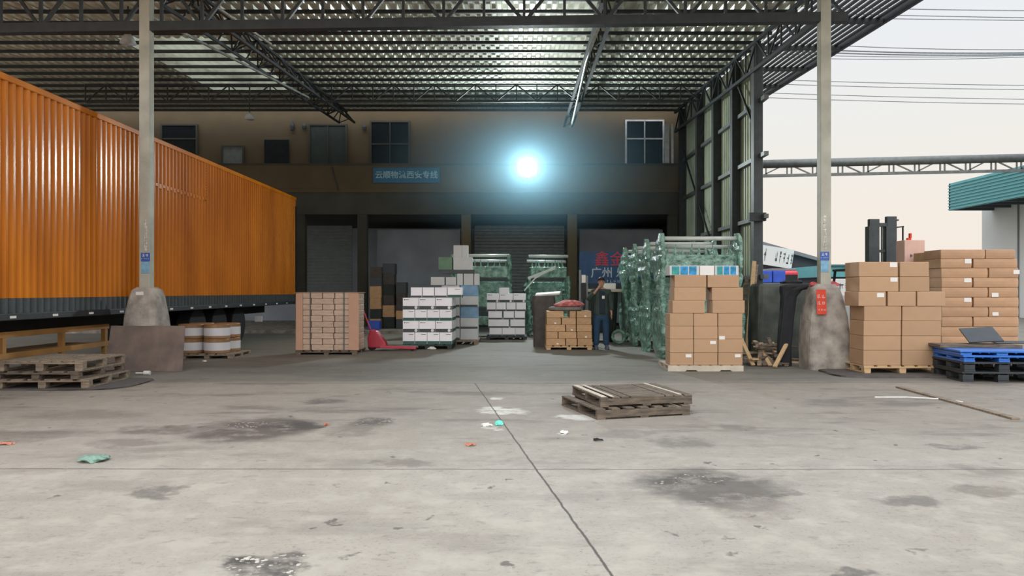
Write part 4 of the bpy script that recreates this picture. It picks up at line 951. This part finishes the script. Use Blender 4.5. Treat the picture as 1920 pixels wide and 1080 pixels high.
# other far buildings
b1_ = empty('warehouse', (0, 0, 0), 'grey pitched warehouse far off between side wall and column', 'building')
dd = 55
def fp(px, py, d=dd): q = P(px, py, d); return (q.x, q.z)
MB().prism([fp(1390, 452), fp(1540, 492), (fp(1540, 492)[0], 0), (fp(1390, 452)[0], 0)], 'y', dd, dd+10).build('gable_wall', 'far_dark', b1_)
MB().prism([fp(1390, 444), fp(1545, 488), fp(1545, 494), fp(1390, 452)], 'y', dd-.6, dd+10).build('roof_edge', 'far_grey', b1_)
sg = MB().box(-1.6, 1.25, -.1, 0, -.75, .65).build('sign_panel', 'far_white', b1_, loc=(X(1455, dd-1), dd-.9, Z(480, dd-1)), rot=(0, R(9), 0))
marks(10, .17, .95, .11, 'far_dark', sg, (-.1, -.105, -.03), seed=15, dense=6, skip=(3, 4))
for px in (1432, 1462, 1500, 1522): MB().box(X(px, dd-.2), X(px+14, dd-.2), dd-.2, dd-.02, 0, Z(520, dd)).build('doorway', 'far_grey', b1_)
b2_ = empty('warehouse', (0, 0, 0), 'low building with teal upper band behind the right cartons', 'building')
MB().box(X(1555, 48), X(1760, 48), 48, 54, 0, Z(518, 48)).build('walls', 'far_dark', b2_)
MB().box(X(1550, 47.5), X(1760, 47.5), 47.5, 54, Z(519, 47.5), Z(497, 47.5)).build('upper_band', 'teal_roof', b2_)
MB().box(X(1556, 47.4), X(1760, 47.4), 47.3, 47.5, Z(499, 47.4), Z(496, 47.4)).build('roof_edge', 'teal_dark', b2_)
MB().box(X(1602, 47.4), X(1612, 47.4), 47.38, 47.48, Z(513, 47.4), Z(503, 47.4)).build('window', 'far_white', b2_)
# billboard
bb = empty('billboard', (X(1582, 30), 30, 0), 'white sign with dark and red lettering right of the right column', 'sign')
MB().box(-.55, .6, -.05, .05, .9, 1.9).build('panel', 'far_white', bb, bevel=.02)
marks(4, .2, .26, .04, 'far_dark', bb, (.0, -.055, 1.6), seed=16, dense=6); marks(6, .13, .14, .03, 'rag_red', bb, (.0, -.055, 1.2), seed=17)
MB().box(-.5, -.42, -.03, .03, 0, .9).box(.44, .52, -.03, .03, 0, .9).build('post', 'far_grey', bb)
tag(MB().box(-.16, .16, 0, .3, 0, 1.15).box(-.2, .2, -.02, .32, 1.15, 1.3).build('white_cabinet', 'far_white', loc=(X(1581, 17.5), 17.5, 0), bevel=.01), 'narrow white cabinet standing just behind the right column', 'cabinet')
for i, (px, py, s) in enumerate(((1586, 640, .6), (1600, 655, .45))):
    rdd = random.Random(40+i); mm2 = MB(); g = Vector((X(px, 14.6+i*.5), 14.6+i*.5-.8, 0))
    for k in range(120):
        a = rdd.uniform(0, 6.28); el = rdd.uniform(.1, 1.4); r0 = s*rdd.uniform(.4, 1)
        c = Vector((math.cos(a)*math.cos(el)*r0*.35, math.sin(a)*math.cos(el)*r0*.35, math.sin(el)*r0+.05)); t1 = Vector((rdd.uniform(-1, 1), rdd.uniform(-1, 1), rdd.uniform(-1, 1))).normalized()*.05; t2_ = t1.cross(Vector((.3, .4, .8))).normalized()*.025
        mm2.add([c-t1, c+t2_, c+t1, c-t2_], [(0, 1, 2, 3)])
    o = mm2.build('weed', 'plant_green', loc=(g.x, g.y+.8, 0)); tag(o, 'green weed clump behind the right footing, %s one' % ['left', 'right'][i], 'plant')
    MB().bar((0, 0, 0), (0, 0, s*.7), .012).build('stem', 'plant_green', o)
# red truck, blue crates
tk = empty('truck', (X(1476, 47), 47, .25), 'red truck with pale roof far behind the tarp crate', 'truck')
MB().box(-1.0, .75, 0, 3.2, .55, 2.45).build('cab', 'red_truck', tk, bevel=.15)
MB().box(-.9, .65, -.03, 0, 1.5, 2.2).build('windscreen', 'dark_glass', tk)
MB().box(-.9, .7, .3, 3.0, 2.45, 2.6).build('roof_deflector', 'far_grey', tk, bevel=.05)
MB().box(-.95, .7, -.08, 0, .6, 1.1).build('bumper', 'teal_dark', tk)
for s in (-.85, .6): MB().tube([(s-.12, .7, .2), (s+.12, .7, .2)], .44, 18).build('wheel', 'rubber', tk)
for i, (a, b2) in enumerate(((1426, 1448), (1449.5, 1473))):
    dq = 26.0; o = MB().box(X(a, dq), X(b2, dq), 0, .6, 0, .42)
    tag(o.build('plastic_crate', 'blue_crate', loc=(0, dq, 1.70), bevel=.02), 'blue plastic crate stacked beyond the tarp crate, %s one' % ['left', 'right'][i], 'crate', 'blue crates beyond the tarp crate')
tag(MB().box(X(1420, 26), X(1480, 26), 0, .9, 1.62, 1.695).box(X(1424, 26), X(1430, 26), .1, .8, 0, 1.62).box(X(1470, 26), X(1476, 26), .1, .8, 0, 1.62).build('work_table', 'far_grey', loc=(0, 25.9, 0)), 'grey stand beneath the blue plastic crates', 'stand')
# power lines
wires = [(22, 50), (8, 26), (22, 38), (30, 45), (74, 88), (84, 95), (90, 104), (96, 102), (106, 97), (108, 118), (148, 158), (155, 165), (173, 185), (181, 193)]
wires = [(8, 18), (19, 31), (28, 36), (73, 86), (84, 92), (90, 95), (97, 97), (104, 100), (147, 158), (155, 166), (172, 184), (181, 193)]
for i, (ya, yb) in enumerate(wires):
    dq = 34+i*.9; pts = []
    for k in range(13):
        t = k/12; pts.append(P(1380+700*t, ya+(yb-ya)*t*1.3+ (10 if 3 <= i <= 7 else 3)*4*t*(1-t), dq))
    o = tag(MB().tube(pts, .022 if i not in (4, 5) else .04, 5).build('power_line', 'wire_black'), 'thin power line crossing the sky, %s from the top' % ['first', 'second', 'third', 'fourth', 'fifth', 'sixth', 'seventh', 'eighth', 'ninth', 'tenth', 'eleventh', 'twelfth'][i], 'power line', 'power lines in the sky')

# ------------------------------------------------------------------ dim goods in the recess
rd = random.Random(12)
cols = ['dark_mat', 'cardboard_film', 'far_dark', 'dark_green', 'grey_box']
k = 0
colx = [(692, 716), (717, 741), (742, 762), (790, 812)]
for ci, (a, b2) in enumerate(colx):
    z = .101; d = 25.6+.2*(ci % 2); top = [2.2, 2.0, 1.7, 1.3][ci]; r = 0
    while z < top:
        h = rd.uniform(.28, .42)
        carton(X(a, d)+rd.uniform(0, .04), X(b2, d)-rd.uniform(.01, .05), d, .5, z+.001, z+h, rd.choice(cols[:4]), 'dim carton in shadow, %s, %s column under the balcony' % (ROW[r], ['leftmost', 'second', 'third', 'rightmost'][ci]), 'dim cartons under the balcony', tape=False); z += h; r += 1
tag(MB().box(-.2, .2, 0, .4, 0, .3).build('blue_tub', 'blue_crate', loc=(X(700, 24.9), 24.9, .101), bevel=.03), 'dim blue tub on the low step left of the white boxes', 'tub')

# ------------------------------------------------------------------ floor litter
def crumple(px, py, sx_, sy_, h, m, name, label, cat, seed):
    g = G(px, py); tag(MB().loft([(0, 0, 0.0, sx_, sy_), (0, 0, h*.5, sx_*.95, sy_*.95), (0, 0, h, sx_*.5, sy_*.5)], 20, .25, 2, seed).build(name, m, loc=(g.x, g.y, .012)), label, cat)
crumple(175, 864, .11, .10, .03, 'litter_green', 'green_rag', 'crumpled green rag on the concrete at lower left', 'rag', 51)
crumple(935, 797, .035, .035, .03, 'litter_teal', 'crumpled_wrapper', 'bright turquoise crumpled wrapper near the long floor crack', 'wrapper', 52)
crumple(912, 799, .05, .02, .015, 'litter_white', 'paper_scrap', 'white paper scrap beside the turquoise wrapper', 'paper', 53)
crumple(1058, 813, .04, .025, .012, 'litter_white', 'paper_scrap', 'small white paper scrap right of the long floor crack', 'paper', 54)
crumple(882, 836, .045, .022, .006, 'litter_orange', 'orange_wrapper', 'faded orange scrap left of the long floor crack', 'scrap', 55)
crumple(612, 798, .018, .018, .012, 'litter_orange', 'orange_wrapper', 'small pinkish orange scrap on the stained concrete', 'scrap', 56)
crumple(10, 834, .07, .03, .006, 'litter_orange', 'orange_wrapper', 'flat orange scrap at the far left edge of the floor', 'scrap', 57)
crumple(1122, 827, .045, .015, .008, 'black_cloth', 'dark_scrap', 'small dark scrap on floor below the yard pallets', 'scrap', 58)
crumple(384, 679, .04, .03, .02, 'litter_white', 'paper_scrap', 'tiny white scrap on floor before the reel pallet', 'paper', 59)
crumple(809, 655, .10, .04, .05, 'litter_white', 'paper_scrap', 'white scrap in front of the front white stack', 'paper', 60)
a, b2 = G(1685, 727), G(1905, 787)
tag(MB().bar(Vector((a.x, a.y, .012)), Vector((b2.x, b2.y, .012)), .09, .02).build('floor_plank', 'old_wood'), 'long thin plank lying on the floor before the right cartons', 'plank')
pts = [G(1640, 746)+Vector((0, 0, .008)), G(1700, 746)+Vector((0, 0, .008)), G(1760, 749)+Vector((0, 0, .008)), G(1805, 755)+Vector((0, 0, .008))]
tag(MB().tube(pts, .010, 6).build('white_strap', 'litter_white'), 'thin white strap curling on floor at right', 'strap')

# ------------------------------------------------------------------ the man
def skin_mesh(name, verts, edges, radii, m, parent, sub=2, extra=None):
    me = bpy.data.meshes.new(name); me.from_pydata(verts, edges, []); me.update()
    ob = bpy.data.objects.new(name, me); COL.objects.link(ob)
    sk = ob.modifiers.new('skin', 'SKIN'); sk.use_smooth_shade = True
    if not me.skin_vertices: 
        bm = bmesh.new(); bm.from_mesh(me); bm.verts.layers.skin.verify(); bm.to_mesh(me); bm.free()
    for i, r in enumerate(radii):
        sv = me.skin_vertices[0].data[i]; sv.radius = r if isinstance(r, tuple) else (r, r); sv.use_root = (i == 0)
    ss = ob.modifiers.new('sub', 'SUBSURF'); ss.levels = sub; ss.render_levels = sub
    dg = bpy.context.evaluated_depsgraph_get(); nm_ = bpy.data.meshes.new_from_object(ob.evaluated_get(dg))
    bpy.data.objects.remove(ob)
    if extra:
        bm = bmesh.new(); bm.from_mesh(nm_)
        for x_ in extra:
            t_ = bpy.data.meshes.new('t'); t_.from_pydata(x_.v, [], x_.f); bm.from_mesh(t_); bpy.data.meshes.remove(t_)
        bmesh.ops.recalc_face_normals(bm, faces=bm.faces[:]); bm.to_mesh(nm_); bm.free()
    nm_.name = name; nm_.materials.clear(); nm_.materials.append(MATS[m])
    for p in nm_.polygons: p.use_smooth = True
    o = bpy.data.objects.new(name, nm_); COL.objects.link(o)
    if parent: o.parent = parent
    return o
class SK:
    def __init__(s): s.v = []; s.e = []; s.r = []
    def chain(s, pts, start=None):
        prev = start
        for (x, y, z, *r) in pts:
            s.v.append((x, y, z)); s.r.append(r[0] if len(r) == 1 else (r[0], r[1])); i = len(s.v)-1
            if prev is not None: s.e.append((prev, i))
            prev = i
        return prev
def head_mesh():
    m = MB(); n = 24; rings = []
    # z rel to chin, (rx, ryfront, ryback, cy)
    prof = [(0.0, .022, .02, .02, -.045), (.02, .045, .045, .03, -.02), (.05, .058, .065, .06, -.005), (.085, .067, .074, .085, .0), (.12, .072, .078, .098, .005), (.155, .074, .078, .102, .008), (.19, .070, .068, .092, .012), (.215, .054, .05, .072, .014), (.23, .03, .03, .04, .014)]
    for (z, rx, rf, rb, cy_) in prof:
        for k in range(n):
            a = 2*math.pi*k/n; c, q = math.cos(a), math.sin(a)
            m.v.append((rx*c, cy_+(rb if q > 0 else rf)*q, z))
    for i in range(len(prof)-1):
        for k in range(n): m.f.append((i*n+k, i*n+(k+1) % n, (i+1)*n+(k+1) % n, (i+1)*n+k))
    m.f.append(tuple(reversed(range(n)))); m.f.append(tuple((len(prof)-1)*n+k for k in range(n)))
    m.tube([(0, -.07, .125), (0, -.085, .10), (0, -.092, .083), (0, -.07, .076)], [.006, .010, .014, .008], 8)      # nose
    for s in (-1, 1): m.loft([(s*.075, .01, .085, .008, .014), (s*.08, .012, .11, .010, .02), (s*.078, .014, .135, .006, .014)], 8)   # ears
    m.tube([(-.022, -.070, .055), (0, -.077, .054), (.022, -.070, .055)], [.003, .007, .003], 6)                     # lips
    return m
man = empty('person', (X(1124, 17.75)+.06, 17.9, 0), 'person standing beside the low carton stack, dark green jacket, hand raised to face', 'person')
# facing -y, x to the image right; his right arm (image left) raised to the chin
T = Matrix.Translation((0, -.02, 1.50)) @ Matrix.Rotation(R(-8), 4, 'Z')
hd = head_mesh().xform(T)
b = SK()
b.chain([(0, 0, .95, .13, .10), (0, 0, 1.1, .12, .09), (0, 0, 1.28, .14, .10), (0, 0, 1.42, .10, .08)]); neck = 3
b.chain([(0, 0, 1.48, .052), (0, -.01, 1.56, .05)], neck)
sR = b.chain([(-.16, 0, 1.40, .055)], neck); b.chain([(-.30, -.02, 1.18, .042), (-.17, -.16, 1.37, .032), (-.10, -.17, 1.46, .026), (-.07, -.165, 1.50, .030), (-.06, -.15, 1.535, .024)], sR)
sL = b.chain([(.16, 0, 1.40, .055)], neck); b.chain([(.22, .01, 1.13, .042), (.24, -.03, .90, .028), (.245, -.04, .84, .032, .02), (.245, -.045, .79, .034, .016)], sL)
for s in (-1, 1): b.chain([(s*.09, 0, .86, .085), (s*.105, -.01, .50, .055), (s*.12, .01, .10, .036), (s*.125, -.05, .05, .035), (s*.13, -.12, .04, .03)], 0)
# fingers (islands rooted in the palms)
f = SK()
ex = [hd]
for k in range(4):      # hanging hand
    y0 = -.075+k*.02; L_ = [.07, .082, .078, .06][k]
    ex.append(MB().tube([(.245, y0, .80), (.243, y0-.004, .80-L_*.5), (.235, y0-.008, .80-L_)], [.009, .0085, .006], 8))
ex.append(MB().tube([(.235, -.07, .83), (.225, -.095, .80), (.22, -.10, .77)], [.011, .010, .007], 8))
for k in range(4):      # raised hand curled at the cheek
    z0 = 1.495+k*.018; ex.append(MB().tube([(-.065, -.165, z0), (-.035, -.175, z0+.012), (-.015, -.155, z0+.015)], [.009, .0085, .006], 8))
ex.append(MB().tube([(-.08, -.15, 1.49), (-.055, -.13, 1.515), (-.04, -.12, 1.535)], [.011, .01, .007], 8))
body = skin_mesh('body', b.v, b.e, b.r, 'skin', man, 1, ex)
# eyes
for s in (-1, 1):
    MB().loft([(s*.028, -.068, .118, .010, .008), (s*.028, -.068, .124, .012, .01), (s*.028, -.068, .130, .010, .008)], 8).xform(T).build('eye', 'ink', man)
    MB().box(s*.03-.015, s*.03+.015, -.076, -.066, .138, .143).xform(T).build('eyebrow', 'hair', man)
# hair
hm = MB(); n = 24
for (z, rx, ry, cy_) in ((.13, .079, .088, .028), (.16, .082, .098, .016), (.19, .079, .093, .012), (.22, .066, .078, .012), (.24, .04, .05, .012), (.247, .012, .016, .012)):
    for k in range(n): a = 2*math.pi*k/n; hm.v.append((rx*math.cos(a), cy_+ry*math.sin(a), z+(.03 if math.sin(a) < -.3 and z < .15 else 0)))
for i in range(5):
    for k in range(n): hm.f.append((i*n+k, i*n+(k+1) % n, (i+1)*n+(k+1) % n, (i+1)*n+k))
hm.f.append(tuple(5*n+k for k in range(n))); hm.f.append(tuple(reversed(range(n)))); hm.xform(T).build('hair', 'hair', man, smooth=True)
j = SK()
j.chain([(0, .0, .76, .20, .14), (0, .0, .90, .195, .135), (0, 0, 1.05, .18, .125), (0, 0, 1.25, .185, .125), (0, .01, 1.40, .14, .10), (0, .01, 1.455, .075, .07)])
a_ = j.chain([(-.185, 0, 1.39, .08)], 4); j.chain([(-.32, -.02, 1.18, .068), (-.19, -.15, 1.36, .052)], a_)
a_ = j.chain([(.185, 0, 1.39, .08)], 4); j.chain([(.235, .01, 1.13, .066), (.25, -.025, .92, .052)], a_)
skin_mesh('jacket', j.v, j.e, j.r, 'jacket', man, 2)
MB().prism([(-.055, 1.40), (.055, 1.40), (.07, .86), (-.055, .86)], 'y', -.158, -.12).build('shirt', 'shirt', man, bevel=.008)
t = SK(); t.chain([(0, 0, 1.06, .15, .11), (0, 0, .88, .17, .125)])
for s in (-1, 1): t.chain([(s*.095, 0, .74, .115, .11), (s*.108, -.01, .48, .09), (s*.12, .01, .22, .08), (s*.124, .005, .07, .082)], 1)
skin_mesh('trousers', t.v, t.e, t.r, 'trousers', man, 2)
for s in (-1, 1):
    MB().loft([(s*.13, -.06, 0, .05, .14), (s*.13, -.06, .03, .052, .142), (s*.13, -.05, .07, .045, .12), (s*.13, .0, .11, .04, .06)], 18, 0, 2.4).build('shoe', 'shoe', man, smooth=True)
MB().box(.0, .06, -.166, -.159, 1.22, 1.29).build('badge', 'label_white', man)

# ------------------------------------------------------------------ added scattering volume standing in for lens glare round the floodlight
hz = bpy.data.materials.new('lens_glare'); hz.use_nodes = True; t = hz.node_tree; t.nodes.clear()
v = t.nodes.new('ShaderNodeVolumeScatter'); v.inputs['Color'].default_value = (.42, .80, 1, 1); v.inputs['Density'].default_value = 0; v.inputs['Anisotropy'].default_value = .0
mo = t.nodes.new('ShaderNodeOutputMaterial'); t.links.new(v.outputs[0], mo.inputs['Volume']); MATS['lens_glare'] = hz
co = t.nodes.new('ShaderNodeTexCoord'); vm = t.nodes.new('ShaderNodeVectorMath'); vm.operation = 'DIVIDE'; vm.inputs[1].default_value = (5.6, 3.2, 2.5)
ln = t.nodes.new('ShaderNodeVectorMath'); ln.operation = 'LENGTH'; t.links.new(co.outputs['Object'], vm.inputs[0]); t.links.new(vm.outputs[0], ln.inputs[0])
mp_ = t.nodes.new('ShaderNodeMapRange'); t.links.new(ln.outputs['Value'], mp_.inputs[0]); mp_.inputs[1].default_value = 1.0; mp_.inputs[2].default_value = 0.0; mp_.inputs[3].default_value = 0; mp_.inputs[4].default_value = 1
pw_ = t.nodes.new('ShaderNodeMath'); pw_.operation = 'POWER'; t.links.new(mp_.outputs[0], pw_.inputs[0]); pw_.inputs[1].default_value = 1.2
ml_ = t.nodes.new('ShaderNodeMath'); ml_.operation = 'MULTIPLY'; t.links.new(pw_.outputs[0], ml_.inputs[0]); ml_.inputs[1].default_value = .085; t.links.new(ml_.outputs[0], v.inputs['Density'])
hm = MB(); n, k = 32, 16
hm.loft([(0, 0, math.sin(a)*2.5, max(.02, math.cos(a)*5.6), max(.02, math.cos(a)*3.2)) for a in [(-.5+i/k)*math.pi for i in range(k+1)]], n)
hz_ = hm.build('glare_volume', 'lens_glare', loc=(LAMP.x, LAMP.y-1.6, LAMP.z-.25)); tag(hz_, 'bluish haze added as a volume for lens glare around the blazing floodlight', 'glow', None, 'stuff')
